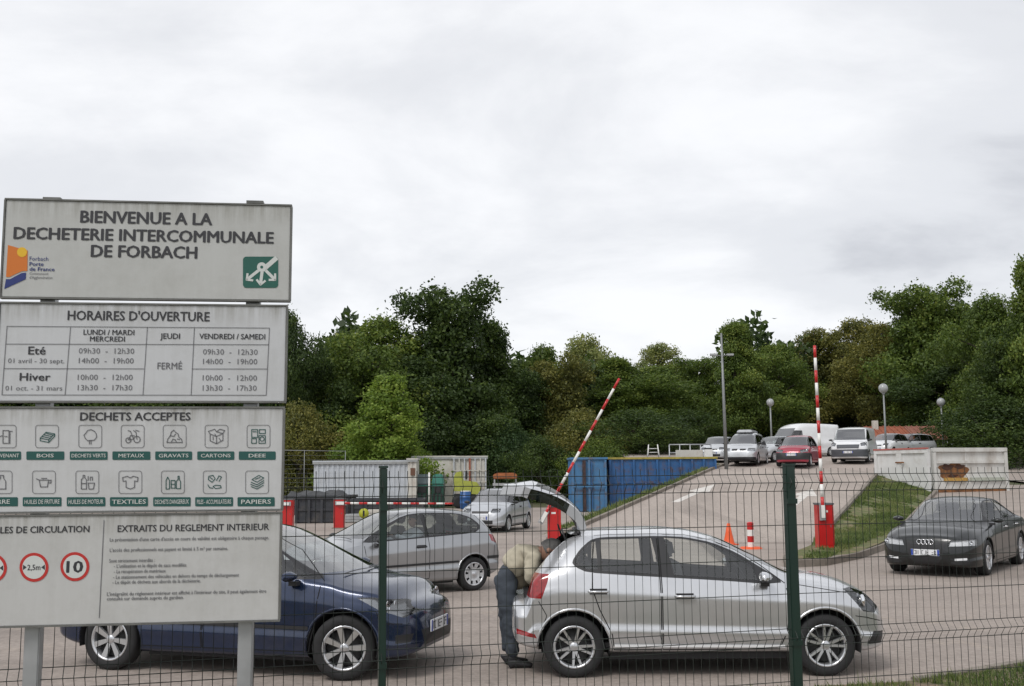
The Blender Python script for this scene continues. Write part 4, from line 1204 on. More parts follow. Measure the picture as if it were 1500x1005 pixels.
# ---- small white hatchback behind
tail = [(-1.75, .60), (-1.72, .85), (-1.66, 1.0), (-1.55, 1.2), (-1.4, 1.37), (-1.2, 1.42)]
Wc = car_spec(3.7, 1.64, 1.46, -1.75, 1.92, 2.4, .28, zh=.80, cowl=(1.0, .98), head=(.2, 1.42), roof=(-.4, 1.46), tail=tail,
 belt=[(-1.75, .6), (-1.6, .9), (-.8, .96), (.4, .93), (1.05, .88), (1.5, .78), (1.8, .64), (1.92, .48)], nose=.58)
Wc.update(wx=(-1.15, 1.2), wr=.28, arch=.33, rim='cover', windz=.88, cabin=(-1.5, 1.0, .28),
 pillars=[[(-1.5, 1.05), (-1.35, 1.30), (-1.1, 1.36), (-.2, 1.40), (.28, 1.36), (.6, 1.17), (.92, .96), (-.2, .96), (-1.4, .985)]],
 windows=[[(-.22, 1.375), (.24, 1.335), (.55, 1.15), (.70, 1.05), (.70, .98), (-.22, .98)], [(-1.0, 1.34), (-.32, 1.37), (-.32, .985), (-1.0, 1.0)], [(-1.42, 1.06), (-1.32, 1.27), (-1.08, 1.33), (-1.08, 1.0), (-1.38, 1.0)]],
 doors=[[(-.27, .25), (.82, .25), (.9, .6), (.92, .93), (.28, 1.38), (-.27, 1.41)]],
 wind=[(-.62, .99), (.62, .99), (.53, 1.40), (-.53, 1.40)], windx=(.1, 1.25),
 regions=[('headlight', [(-.66, .68), (-.36, .66), (-.38, .80), (-.64, .80)], 'x', (1.3, 2.1, -1, .9), False, HEADL), ('headlight', [(.66, .68), (.36, .66), (.38, .80), (.64, .80)], 'x', (1.3, 2.1, -1, .9), False, HEADL),
          ('grille', [(-.30, .64), (.30, .64), (.30, .72), (-.30, .72)], 'x', (1.3, 2.1, -1, .9), False, BLK), ('grille', [(-.45, .30), (.45, .30), (.45, .42), (-.45, .42)], 'x', (1.3, 2.1, -1, .9), False, BLK)],
 strips=[('y', [(-.85, .52), (.85, .50)], .05, .010, BLK, 'side_rub_strip')], plates=[(0, .5, 1)],
 mirror=(.72, .92), handles=[(-.12, .82)], mirror_mat=BLK, handle_mat=BLK)
make_car('hatchback_car', Wc, paint('grey_white', (.50, .52, .55), .35, .35), 'small white hatchback with pale windscreen facing the photographer, behind the three-door car', 'car', (-.55, 37.6, 0), atan2(-.96, -.30), q=.8, front_glass=M_glass('violet_glass', (.50, .47, .62), .45, .38))

# ---- charcoal saloon on the exit road
tail = [(-2.52, .62), (-2.49, .92), (-2.42, 1.0), (-2.2, 1.06), (-1.85, 1.12), (-1.4, 1.30), (-1.0, 1.40)]
A = car_spec(4.9, 1.86, 1.46, -2.52, 2.36, 2.84, .33, zh=.80, cowl=(1.02, 1.0), head=(.28, 1.40), roof=(-.35, 1.455), tail=tail,
 belt=[(-2.52, .7), (-2.3, .92), (-1.5, 1.0), (-.3, .97), (.5, .94), (1.1, .90), (1.7, .80), (2.1, .70), (2.36, .50)], nose=.66, zb=.17)
A.update(wx=(-1.42, 1.42), wr=.34, arch=.385, rim='alloy7', windz=.9, cabin=(-1.7, 1.0, .28), ww=.23,
 pillars=[[(-1.75, 1.07), (-1.35, 1.24), (-1.0, 1.34), (-.4, 1.40), (.1, 1.385), (.35, 1.33), (.95, 1.0), (.9, .97), (-.5, 1.0), (-1.6, 1.03)]],
 windows=[[(-.28, 1.375), (.08, 1.365), (.32, 1.31), (.68, 1.11), (.72, .99), (-.28, 1.015)], [(-.38, 1.38), (-.98, 1.31), (-1.2, 1.24), (-1.22, 1.045), (-.38, 1.02)], [(-1.28, 1.22), (-1.62, 1.08), (-1.55, 1.055), (-1.28, 1.05)]],
 doors=[[(-.33, .25), (.88, .25), (1.0, .6), (.98, .98), (.36, 1.355), (.1, 1.41), (-.33, 1.425)], [(-.345, .25), (-.345, 1.425), (-1.0, 1.365), (-1.25, 1.27), (-1.28, .9), (-1.1, .6), (-1.02, .25)]],
 wind=[(-.70, 1.01), (.70, 1.01), (.54, 1.385), (-.54, 1.385)], windx=(.15, 1.3),
 rearwin=[(-.58, 1.12), (.58, 1.12), (.48, 1.36), (-.48, 1.36)], rearx=(-2.2, -1.0),
 regions=[('headlight', [(-.86, .60), (-.40, .58), (-.44, .69), (-.84, .72)], 'x', (1.6, 2.5, -1, .95), False, HEADL), ('headlight', [(.86, .60), (.40, .58), (.44, .69), (.84, .72)], 'x', (1.6, 2.5, -1, .95), False, HEADL),
          ('grille', [(-.36, .66), (.36, .66), (.30, .36), (.20, .24), (-.20, .24), (-.30, .36)], 'x', (1.6, 2.5, -1, .6), False, BLK),
          ('air_intake', [(-.80, .34), (-.46, .30), (-.42, .24), (-.78, .26)], 'x', (1.6, 2.5, -1, .95), False, BLK), ('air_intake', [(.80, .34), (.46, .30), (.42, .24), (.78, .26)], 'x', (1.6, 2.5, -1, .95), False, BLK),
          ('fog_lamp', [(.72, .335), (.52, .32), (.52, .36), (.72, .375)], 'x', (1.6, 2.5, -1, .95), False, WHP), ('fog_lamp', [(-.72, .335), (-.52, .32), (-.52, .36), (-.72, .375)], 'x', (1.6, 2.5, -1, .95), False, WHP)],
 plates=[(0, .46, 1)], mirror=(.78, .95), handles=[(-1.1, .88), (-.18, .86)], mirror_mat=BLACKP, handle_mat=CHR,
 lamp_back=M_plain('bright_lamp_housing', (.75, .75, .75), .3, .3))
ar, ap, ab = make_car('saloon_car', A, BLACKP, 'charcoal black saloon with four-ring grille driving down the exit road', 'car', (9.25, 22.35, 0), atan2(-.80, -.60), q=1.1)
mb = MB()
h = ab.ray_cast(Vector((5, 0, .655)), Vector((-1, 0, 0)))[0]
for k in range(4):
    th = rng_(0, 2 * pi, 16); cy = (-.0825 + k * .055) * 1.3
    mb.tube([(h.x + .012, cy + .045 * cos(a), .655 + .045 * sin(a)) for a in th], .008, 5, CHR, cap=False)
mb.build('four_ring_emblem', None, ar)
mb = MB()
for k in range(6): mb.box((h.x + .004, 0, .30 + .05 * k if k < 3 else .42 + .05 * (k - 1)), (.01, .56 if k > 2 else .44, .008), GREYB)
mb.build('grille_bar', None, ar)

# ---- vehicles queueing on top of the ramp
hr = atan2(-.923, -.385)
tail = [(-2.15, .7), (-2.12, 1.1), (-2.02, 1.35), (-1.9, 1.6), (-1.7, 1.69)]
V = car_spec(4.6, 1.81, 1.74, -2.15, 2.25, 2.84, .32, zh=.86, cowl=(1.45, 1.08), head=(.55, 1.62), roof=(-.3, 1.735), tail=tail,
 belt=[(-2.15, .7), (-2.0, 1.0), (0, 1.03), (1.3, 1.0), (1.6, .92), (2.0, .78), (2.25, .6)], nose=.66)
V.update(wx=(-1.35, 1.42), wr=.32, arch=.37, rim='cover', windz=1.0, cabin=(-1.9, 1.4, .35), yroof=.6,
 pillars=[[(-2.0, 1.1), (-1.85, 1.55), (.3, 1.63), (.66, 1.56), (1.36, 1.09), (-1.9, 1.05)]],
 windows=[[(-.1, 1.58), (.3, 1.585), (.62, 1.52), (1.1, 1.2), (1.1, 1.1), (-.1, 1.1)], [(-1.0, 1.56), (-.2, 1.58), (-.2, 1.1), (-1.0, 1.1)], [(-1.1, 1.55), (-1.8, 1.5), (-1.9, 1.1), (-1.1, 1.1)]],
 wind=[(-.70, 1.10), (.70, 1.10), (.58, 1.60), (-.58, 1.60)], windx=(.4, 1.7),
 regions=[('headlight', [(-.82, .70), (-.46, .70), (-.48, .86), (-.80, .86)], 'x', (1.6, 2.5, -1, .95), False, HEADL), ('headlight', [(.82, .70), (.46, .70), (.48, .86), (.80, .86)], 'x', (1.6, 2.5, -1, .95), False, HEADL),
          ('grille', [(-.36, .72), (-.06, .72), (-.06, .83), (-.36, .83)], 'x', (1.6, 2.5, -1, .6), False, BLK), ('grille', [(.36, .72), (.06, .72), (.06, .83), (.36, .83)], 'x', (1.6, 2.5, -1, .6), False, BLK),
          ('lower_intake', [(-.84, .22), (.84, .22), (.84, .40), (-.84, .40)], 'x', (1.6, 2.5, -1, .95), False, BLK)],
 mirror=(1.15, 1.06), handles=[(-1.1, .95), (0, .93)], mirror_mat=BLK, handle_mat=BLK, lamp_back=M_plain('lamp_housing2', (.45, .46, .48), .3, .4))
def ramp_z(p): return elev(p.x, p.y)
def on_ramp(px, Y):
    p = at(px, 685, Y); return (p.x, Y, elev(p.x, Y))
tilt_ = 0.0
c = on_ramp(1094, 57.5); mr, _, _ = make_car('people_carrier', V, SILV3, 'pale silver people carrier with roof box, nearest the tall lamp post on the ramp top', 'car', c, hr, q=.7, detail=1)
mb = MB(); mb.box((-.5, 0, 1.80), (1.9, .85, .16), GALV, taper=.85); mb.build('roof_box', None, mr, bevel=.04)
tail = [(-1.9, .7), (-1.87, 1.0), (-1.8, 1.3), (-1.65, 1.5), (-1.4, 1.58)]
R_ = car_spec(4.0, 1.75, 1.63, -1.9, 2.0, 2.5, .31, zh=.86, cowl=(1.15, 1.05), head=(.35, 1.56), roof=(-.3, 1.63), tail=tail,
 belt=[(-1.9, .7), (-1.7, .98), (0, 1.0), (1.1, .96), (1.4, .88), (1.8, .76), (2.0, .6)], nose=.66)
R_.update(wx=(-1.2, 1.28), wr=.31, arch=.36, rim='cover', windz=.96, cabin=(-1.6, 1.15, .35),
 pillars=[[(-1.75, 1.05), (-1.6, 1.42), (.2, 1.53), (.45, 1.47), (1.05, 1.03)]],
 windows=[[(-.1, 1.48), (.2, 1.49), (.42, 1.43), (.85, 1.12), (.85, 1.06), (-.1, 1.06)], [(-1.0, 1.46), (-.2, 1.48), (-.2, 1.06), (-1.0, 1.06)]],
 wind=[(-.66, 1.07), (.66, 1.07), (.56, 1.54), (-.56, 1.54)], windx=(.2, 1.4),
 regions=[('headlight', [(-.80, .74), (-.46, .70), (-.40, .84), (-.78, .90)], 'x', (1.3, 2.5, -1, .95), False, HEADL), ('headlight', [(.80, .74), (.46, .70), (.40, .84), (.78, .90)], 'x', (1.3, 2.5, -1, .95), False, HEADL),
          ('bumper', [(-.86, .36), (.86, .36), (.86, .70), (-.86, .70)], 'x', (1.3, 2.5, -1, .95), False, BLK)],
 plates=[(0, .60, 1)], mirror=(.9, 1.02), mirror_mat=BLK)
R_['regions'][2] = ('bumper', [(-.86, .34), (.86, .34), (.86, .70), (-.86, .70)], 'x', (1.3, 2.5, -1, .95), False, BLK)
c = on_ramp(1170, 55.5); make_car('hatchback_car', R_, REDC, 'dark red car with black bumper and number plate, beside the upright boom on the ramp', 'car', c, hr - .04, q=.7, detail=1)
tail = [(-2.45, .8), (-2.43, 1.5), (-2.38, 1.85), (-2.2, 1.95)]
Tr = car_spec(4.9, 1.97, 1.98, -2.45, 2.42, 2.93, .34, zh=1.0, cowl=(1.68, 1.20), head=(.95, 1.86), roof=(-.3, 1.97), tail=tail,
 belt=[(-2.45, .8), (-2.3, 1.15), (0, 1.18), (1.5, 1.15), (1.8, 1.0), (2.2, .86), (2.42, .66)], nose=.80, yroof=.76)
Tr['yre'] = [(-2.45, .74), (-2.2, .80), (.9, .76), (1.68, .80), (2.0, .74), (2.42, .5)]
Tr.update(wx=(-1.45, 1.48), wr=.34, arch=.39, rim='cover', windz=1.12, cabin=(-.2, 1.6, .4),
 windows=[[(.35, 1.72), (.75, 1.74), (1.35, 1.30), (1.35, 1.24), (.35, 1.24)]], pillars=[[(.28, 1.78), (.82, 1.79), (1.45, 1.28), (1.45, 1.18), (.28, 1.18)]],
 wind=[(-.82, 1.22), (.82, 1.22), (.72, 1.82), (-.72, 1.82)], windx=(.8, 1.95),
 regions=[('headlight', [(-.92, .90), (-.66, .86), (-.62, 1.02), (-.88, 1.12)], 'x', (1.6, 2.6, -1, 1.0), False, HEADL), ('headlight', [(.92, .90), (.66, .86), (.62, 1.02), (.88, 1.12)], 'x', (1.6, 2.6, -1, 1.0), False, HEADL),
          ('grille', [(-.56, .74), (.56, .74), (.60, .96), (-.60, .96)], 'x', (1.6, 2.6, -1, .8), False, GREYB),
          ('bumper', [(-.96, .30), (.96, .30), (.96, .70), (-.96, .70)], 'x', (1.6, 2.6, -1, 1.0), False, GREYB)],
 plates=[(0, .55, 1)], mirror=(1.38, 1.16), mirror_mat=BLK, seatx=(.55,), seatz=.75, ww=.21)
c = on_ramp(1253, 59); make_car('van', Tr, WHITEP, 'white panel van with grey bumper at the top right of the ramp, facing the photographer', 'van', c, hr - .06, q=.7, detail=1)
tail = [(-2.75, .9), (-2.73, 1.8), (-2.68, 2.3), (-2.5, 2.42)]
BV = car_spec(5.6, 2.05, 2.5, -2.75, 2.75, 3.45, .35, zh=1.0, cowl=(2.15, 1.25), head=(1.1, 2.25), roof=(.3, 2.48), tail=tail,
 belt=[(-2.75, .9), (-2.6, 1.2), (0, 1.25), (2.0, 1.18), (2.3, 1.0), (2.6, .86), (2.75, .66)], nose=.80, yroof=.8)
BV['yre'] = [(-2.75, .78), (-2.5, .86), (1.1, .80), (2.15, .84), (2.4, .76), (2.75, .5)]
BV.update(wx=(-1.72, 1.80), wr=.35, arch=.40, rim='cover', windz=1.15, cabin=(.4, 2.0, .45),
 windows=[[(.85, 1.85), (1.4, 1.86), (1.85, 1.42), (1.85, 1.28), (.85, 1.28)]], pillars=[[(.8, 1.92), (1.45, 1.92), (1.95, 1.42), (1.95, 1.22), (.8, 1.22)]],
 wind=[(-.86, 1.27), (.86, 1.27), (.74, 2.1), (-.74, 2.1)], windx=(1.1, 2.4),
 lines=[], mirror=(1.85, 1.25), mirror_mat=BLK, seatx=(.95,), seatz=.8, ww=.22,
 strips=[('y', [(-2.4, .62), (1.3, .62)], .10, .012, BLK, 'side_rub_strip')])
c = on_ramp(1176, 67); _bv = make_car('van', BV, WHITEP, 'high-roofed long white van standing crosswise behind the dark red car', 'van', (c[0], 67, c[2]), radians(208), q=.7, detail=1)[0]; _bv.scale = (.9, .95, .84)
c = on_ramp(1134, 60.8); make_car('hatchback_car', Wc, SILV3, 'pale silver car seen between the people carrier and the dark red car', 'car', c, radians(225), q=.6, detail=1)
SMALL = dict(Wc)
for px, Y, m_, hd_, lb in ((1303, 66, WHITEP, 4.0, 'small white car parked beyond the white van, left of the globe lamp foot'), (1333, 68, SILV3, 3.6, 'pale silver car parked in front of the red roofed shed'),
                           (1054, 61, SILV3, hr, 'pale car partly hidden by the tall lamp post at the platform edge')):
    c = on_ramp(px, Y); make_car('hatchback_car', SMALL, m_, lb, 'car', (c[0], Y, c[2]), hd_, group='cars parked on the upper platform', q=.5, detail=1)
# ------------------------------------------------------------------ welded mesh fence
fA = Vector((at(562, 700, 5.73).x, 5.73)); fB = Vector((at(1157, 700, 6.38).x, 6.38))
fd = (fB - fA).normalized(); fn = Vector((fd.y, -fd.x)); FZ = 0.02
span = (fB - fA).length
fence = empty('mesh_fence', (fA.x, fA.y, 0), atan2(fd.y, fd.x), 'dark green welded wire mesh fence with square posts in front of the parked cars', 'fence')
def panel(s0, s1):
    mb = MB(); n = int(round((s1 - s0 - .06) / .05)); r = .0020
    def wire(p, q):           # square-section wire between two points
        mb.tube([p, q], r, 4, WIRE, cap=False, smooth=False)
    zs = [(.03, 0), (.10, 0), (.15, 1), (.20, 0), (1.0, 0), (1.05, 1), (1.10, 0), (1.9, 0), (1.95, 1), (2.0, 0), (2.035, 0)]
    for i in range(n + 1):
        s = s0 + .03 + i * .05
        w_ = 0.0015 * sin(i * 1.3)
        mb.tube([(s, -.036 * k + w_, z + FZ) for z, k in zs], r, 4, WIRE, cap=False, smooth=False)
    for z, k in [(.10, 0), (.15, 1), (.2, 0), (.4, 0), (.6, 0), (.8, 0), (1.0, 0), (1.05, 1), (1.1, 0), (1.3, 0), (1.5, 0), (1.7, 0), (1.9, 0), (1.95, 1), (2.0, 0)]:
        mb.tube([(s0 + .01, -.036 * k - .004, z + FZ), ((s0 + s1) / 2, -.036 * k - .006, z + FZ - .003), (s1 - .01, -.036 * k - .004, z + FZ)], .0023, 4, WIRE, cap=False, smooth=False)
    mb.build('mesh_panel', None, fence, recalc=False)
for k, s in ((-1, -span), (0, 0.0), (1, span)): panel(s, s + span)
for s, w_ in ((-span, .05), (0, .038), (span, .060), (2 * span, .06)):
    mb = MB(); mb.box((s, .012, 1.0 + FZ), (w_, .05, 2.1), GREENP)
    po = mb.build('fence_post', None, fence, bevel=.004)
    mb = MB(); mb.box((s, .012, 2.056 + FZ), (w_ + .006, .056, .012), GREENP); mb.build('post_cap', None, po)
    for zc_ in (.3, 1.02, 1.84):
        mb = MB(); mb.box((s, -.018, zc_ + FZ), (w_ + .004, .010, .03), GREENP); mb.build('clip', None, po)

# ------------------------------------------------------------------ signboard
sP = at(426, 302, 5.3); sa = Vector((1, .122, 0)).normalized()
snv = Vector((sa.y, -sa.x, 0))
def SP(px, py):
    d = ray(px, py); o = Vector((0, 0, CAM_H))
    t = (sP - o).dot(snv) / d.dot(snv); p = o + d * t
    return ((p - sP).dot(sa), p.z)
sign = empty('signboard', (sP.x, sP.y, 0), atan2(sa.y, sa.x), 'grey-white recycling centre signboard of four stacked panels on two posts, left foreground', 'signboard')
def sign_mat(name, c, top):
    m, t, b = nodes_mat(name); L = t.links
    tc = t.nodes.new('ShaderNodeTexCoord')
    mp = t.nodes.new('ShaderNodeMapping'); mp.inputs['Scale'].default_value = (14, 14, 0.9); L.new(tc.outputs['Object'], mp.inputs[0])
    n = t.nodes.new('ShaderNodeTexNoise'); n.inputs['Scale'].default_value = 1.6; n.inputs['Detail'].default_value = 6; n.inputs['Roughness'].default_value = .7; L.new(mp.outputs[0], n.inputs[0])
    n2 = t.nodes.new('ShaderNodeTexNoise'); n2.inputs['Scale'].default_value = 2.2; n2.inputs['Detail'].default_value = 9; n2.inputs['Roughness'].default_value = .75; L.new(tc.outputs['Object'], n2.inputs[0])
    sx_ = t.nodes.new('ShaderNodeSeparateXYZ'); L.new(tc.outputs['Object'], sx_.inputs[0])
    r = t.nodes.new('ShaderNodeMapRange'); L.new(sx_.outputs[2], r.inputs[0]); r.inputs[1].default_value = top - .11; r.inputs[2].default_value = top; r.inputs[3].default_value = 0.1; r.inputs[4].default_value = 1.0
    mu = t.nodes.new('ShaderNodeMath'); mu.operation = 'MULTIPLY'; L.new(r.outputs[0], mu.inputs[0])
    r2 = t.nodes.new('ShaderNodeMapRange'); L.new(n.outputs[0], r2.inputs[0]); r2.inputs[1].default_value = .38; r2.inputs[2].default_value = .7; r2.inputs[4].default_value = .8
    L.new(r2.outputs[0], mu.inputs[1])
    a = t.nodes.new('ShaderNodeMath'); a.operation = 'ADD'; L.new(mu.outputs[0], a.inputs[0])
    r3 = t.nodes.new('ShaderNodeMapRange'); L.new(n2.outputs[0], r3.inputs[0]); r3.inputs[1].default_value = .45; r3.inputs[2].default_value = .8; r3.inputs[4].default_value = .35
    L.new(r3.outputs[0], a.inputs[1])
    mm = t.nodes.new('ShaderNodeMix'); mm.data_type = 'RGBA'; L.new(a.outputs[0], mm.inputs[0]); mm.inputs[6].default_value = (*c, 1); mm.inputs[7].default_value = (.21, .20, .165, 1)
    L.new(mm.outputs[2], b.inputs['Base Color']); b.inputs['Roughness'].default_value = .42
    return m
EDGE = M_plain('sign_edge', (.16, .16, .15), .6, .3, noise=.3, nscale=10)
INK = M_plain('ink_dark', (.035, .035, .04), .5); INKG = M_plain('ink_grey', (.13, .13, .14), .5); INKF = M_plain('ink_fine_grey', (.17, .17, .18), .5)
SGRN = M_plain('sign_green', (.012, .10, .075), .45, noise=.1); SGRD = M_plain('caption_green', (.015, .085, .075), .45)
PALE = M_plain('print_white', (.60, .62, .60), .45); ORG = M_plain('logo_orange', (.62, .17, .02), .5); YEL = M_plain('logo_yellow', (.75, .45, .02), .5); BLU = M_plain('logo_blue', (.02, .035, .17), .5); SRED = M_plain('sign_red', (.50, .03, .025), .45)
panels = []
for (lx, rx, ty, by, col) in ((5, 426, 302, 440, (.50, .505, .49)), (-3, 419.5, 449, 588, (.565, .575, .59)), (-26, 415, 598, 746, (.565, .57, .575)), (-42, 411, 752, 908, (.53, .53, .52))):
    s1, zt = SP(rx, ty); _, zb_ = SP(rx, by); s0 = SP(lx, (ty + by) / 2)[0]
    mb = MB(); mb.box(((s0 + s1) / 2, .014, (zt + zb_) / 2), (s1 - s0, .028, zt - zb_), sign_mat('sign_face_%d' % len(panels), col, zt))
    p = mb.build('sign_panel', None, sign, bevel=.003)
    mb = MB()
    for c_, d_ in ((((s0 + s1) / 2, .012, zt + .004), (s1 - s0 + .012, .036, .008)), (((s0 + s1) / 2, .012, zb_ - .004), (s1 - s0 + .012, .036, .008)), ((s1 + .004, .012, (zt + zb_) / 2), (.008, .036, zt - zb_ - .001)), ((s0 - .004, .012, (zt + zb_) / 2), (.008, .036, zt - zb_ - .001))):
        mb.box(c_, d_, EDGE)
    mb.build('panel_frame', None, p)
    panels.append((p, s0, s1, zt, zb_))
for px in (72, 372):
    s_ = SP(px, 300)[0]; zt = SP(px, 290 if px < 100 else 295)[1]
    mb = MB(); mb.box((s_, .075, zt / 2 - .25), (.07, .07, zt + .5), GALV); po = mb.build('sign_post', None, sign, bevel=.005)
    mb = MB(); mb.box((s_, .075, zt + .006), (.085, .085, .014), EDGE); mb.build('post_cap', None, po)
def text_mesh(s):
    cu = bpy.data.curves.new('lettering', 'FONT'); cu.body = s; cu.size = 1.0; cu.resolution_u = 2; cu.fill_mode = 'FRONT'
    o = bpy.data.objects.new('lettering_tmp', cu); COL.objects.link(o)
    dg = bpy.context.evaluated_depsgraph_get(); dg.update()
    me = bpy.data.meshes.new_from_object(o.evaluated_get(dg)); bpy.data.objects.remove(o); bpy.data.curves.remove(cu)
    V = [v.co.copy() for v in me.vertices]; Fc = [tuple(p.vertices) for p in me.polygons]; bpy.data.meshes.remove(me)
    return V, Fc
def put_text(mb, s, x0, x1, y0, y1, mat, bold=0.0, off=.0022):
    """fit the text between pixel x0..x1, caps between pixel y0 (top) and y1 (base line)"""
    V, Fc = text_mesh(s)
    a0, zt = SP(x0, (y0 + y1) / 2)[0], SP((x0 + x1) / 2, y0)[1]
    a1, zb_ = SP(x1, (y0 + y1) / 2)[0], SP((x0 + x1) / 2, y1)[1]
    mnx = min(v.x for v in V); mxx = max(v.x for v in V); cap = 0.70
    own = MB()
    k = (a1 - a0) / (mxx - mnx)
    for j, (dx, dy) in enumerate(((-1, 0), (1, 0), (0, 1), (0, -1), (0, 0)) if bold else ((0, 0),)):
        own.add([(a0 + (v.x - mnx + dx * bold) * k, -off - .00012 * j, zb_ + (v.y + dy * bold * .5) / cap * (zt - zb_)) for v in V], Fc, mat)
    if getattr(mb, 'join', False): mb.add(own.v, own.f, mat)
    else: own.build('lettering', None, mb.parent, recalc=False)
def poly(mb, pts, mat, off=.002):
    mb.add([(SP(x, y)[0], -off, SP(x, y)[1]) for x, y in pts], [tuple(range(len(pts)))], mat)
def stroke(mb, pts, w, mat, closed=False, off=.0025):
    P = [Vector(SP(*p)) for p in pts]
    if closed: P.append(P[0])
    w = w * 5.2 / F / 2
    for a, b in zip(P[:-1], P[1:]):
        d = b - a
        if d.length < 1e-6: continue
        d.normalize(); n = Vector((-d.y, d.x)) * w; e_ = d * w * .6
        mb.add([(a.x - e_.x + n.x, -off, a.y - e_.y + n.y), (a.x - e_.x - n.x, -off, a.y - e_.y - n.y), (b.x + e_.x - n.x, -off, b.y + e_.y - n.y), (b.x + e_.x + n.x, -off, b.y + e_.y + n.y)], [(0, 1, 2, 3)], mat)
def circp(cx, cy, r, n=24, a0=0, a1=2 * pi): return [(cx + r * cos(a0 + (a1 - a0) * i / n), cy + r * sin(a0 + (a1 - a0) * i / n)) for i in range(n)]
def rrect(x0, y0, x1, y1, r):
    out = []
    for cx, cy, a in ((x1 - r, y0 + r, -pi / 2), (x1 - r, y1 - r, 0), (x0 + r, y1 - r, pi / 2), (x0 + r, y0 + r, pi)):
        out += [(cx + r * cos(a + k * pi / 10), cy + r * sin(a + k * pi / 10)) for k in range(6)]
    return out
# panel 1
p1 = panels[0][0]; mb = MB(); mb.parent = p1
put_text(mb, 'BIENVENUE A LA', 118.5, 310.5, 310.5, 327.8, INK, .034)
put_text(mb, 'DECHETERIE INTERCOMMUNALE', 20.7, 400.5, 336.3, 353.2, INK, .034)
put_text(mb, 'DE FORBACH', 134, 288.5, 360, 377.4, INK, .034)
mb = MB(); mb.join = True
poly(mb, [(11.8, 359), (33, 365), (40.7, 367), (40.2, 397), (32, 397.5), (22, 402), (14, 406), (9, 405.8)], ORG)
poly(mb, circp(32.5, 369.5, 7.2), YEL, .003)
poly(mb, [(8.9, 409), (15, 409), (24, 404), (32, 400), (38.4, 399.4), (37.8, 409), (6.4, 423.5)], BLU)
for s_, x1, y0, y1, b_ in (('Forbach', 71, 376, 382, 0), ('Porte', 64, 384, 389.5, .02), ('de France', 80, 391.5, 397, .02), ("Communauté", 71, 399, 402.5, 0), ("d'Agglomération", 77, 404.5, 408.5, 0)):
    put_text(mb, s_, 43.5, x1, y0, y1, BLU if y0 < 398 else INKG, b_)
mb.build('town_logo', None, p1, recalc=False)
mb = MB(); poly(mb, rrect(356, 376, 407.5, 421.7, 5), SGRN)
stroke(mb, [(388, 393), (404, 379)], 7, PALE, off=.003); poly(mb, circp(383.5, 391.5, 7), PALE, .0035); poly(mb, circp(383.5, 391.5, 2.2), SGRN, .004)
for a, b in (((378, 397), (364, 408)), ((384, 398), (382, 414)), ((389, 396), (401, 408))):
    stroke(mb, [a, b], 4.5, PALE, off=.003)
    d = Vector(b) - Vector(a); d.normalize(); n = Vector((-d.y, d.x)); e_ = Vector(b) + d * 3
    stroke(mb, [tuple(e_ - d * 6 + n * 6), tuple(e_), tuple(e_ - d * 6 - n * 6)], 3.2, PALE, off=.0032)
mb.build('pictogram', None, p1, recalc=False)
# panel 2
p2 = panels[1][0]; mb = MB(); mb.parent = p2
put_text(mb, "HORAIRES D'OUVERTURE", 99.6, 307, 456, 469.6, INK, .024)
put_text(mb, 'LUNDI / MARDI', 122.6, 196.8, 483, 490.6, INK, .02); put_text(mb, 'MERCREDI', 132, 183, 492.8, 500.2, INK, .02)
put_text(mb, 'JEUDI', 235, 263.6, 488.3, 496.3, INK, .02); put_text(mb, 'VENDREDI / SAMEDI', 292.3, 388.5, 489, 496.8, INK, .02)
put_text(mb, 'Eté', 42, 66.9, 507.5, 519.2, INK, .02); put_text(mb, 'Hiver', 29.3, 73.9, 546.3, 557.6, INK, .02)
put_text(mb, '01 avril - 30 sept.', 12, 94.5, 525, 532, INKG); put_text(mb, '01 oct. - 31 mars', 8, 91.4, 565, 572, INKG)
for s_, x0, x1, y0 in (('09h30  -  12h30', 115.6, 196.8, 510), ('14h00  -  19h00', 115.6, 196, 524.3), ('10h00  -  12h00', 114, 194.5, 548.6), ('13h30  -  17h30', 114, 194, 563.8),
                       ('09h30  -  12h30', 297.5, 377.5, 511.5), ('14h00  -  19h00', 297.5, 377, 525.5), ('10h00  -  12h00', 297, 376.5, 549.5), ('13h30  -  17h30', 297, 376, 564.3)):
    put_text(mb, s_, x0, x1, y0, y0 + 8, INKG)
put_text(mb, 'FERMÉ', 230.8, 266.8, 531, 540.8, INKG, .008)
mb = MB()
for q in ([(10.5, 478), (394.8, 480.6)], [(8.5, 504), (393.5, 505)], [(6, 540), (210.8, 540.3)], [(281, 540.5), (391.5, 540.5)], [(3, 578.5), (390, 579)], [(10.5, 478), (3, 578.5)], [(103.5, 478.6), (95.5, 578.6)], [(216, 479.2), (209.5, 578.7)], [(284.8, 479.8), (280, 578.8)], [(394.8, 480.6), (390, 579)]):
    stroke(mb, q, 0.9, INKG)
mb.build('timetable_grid', None, p2, recalc=False)
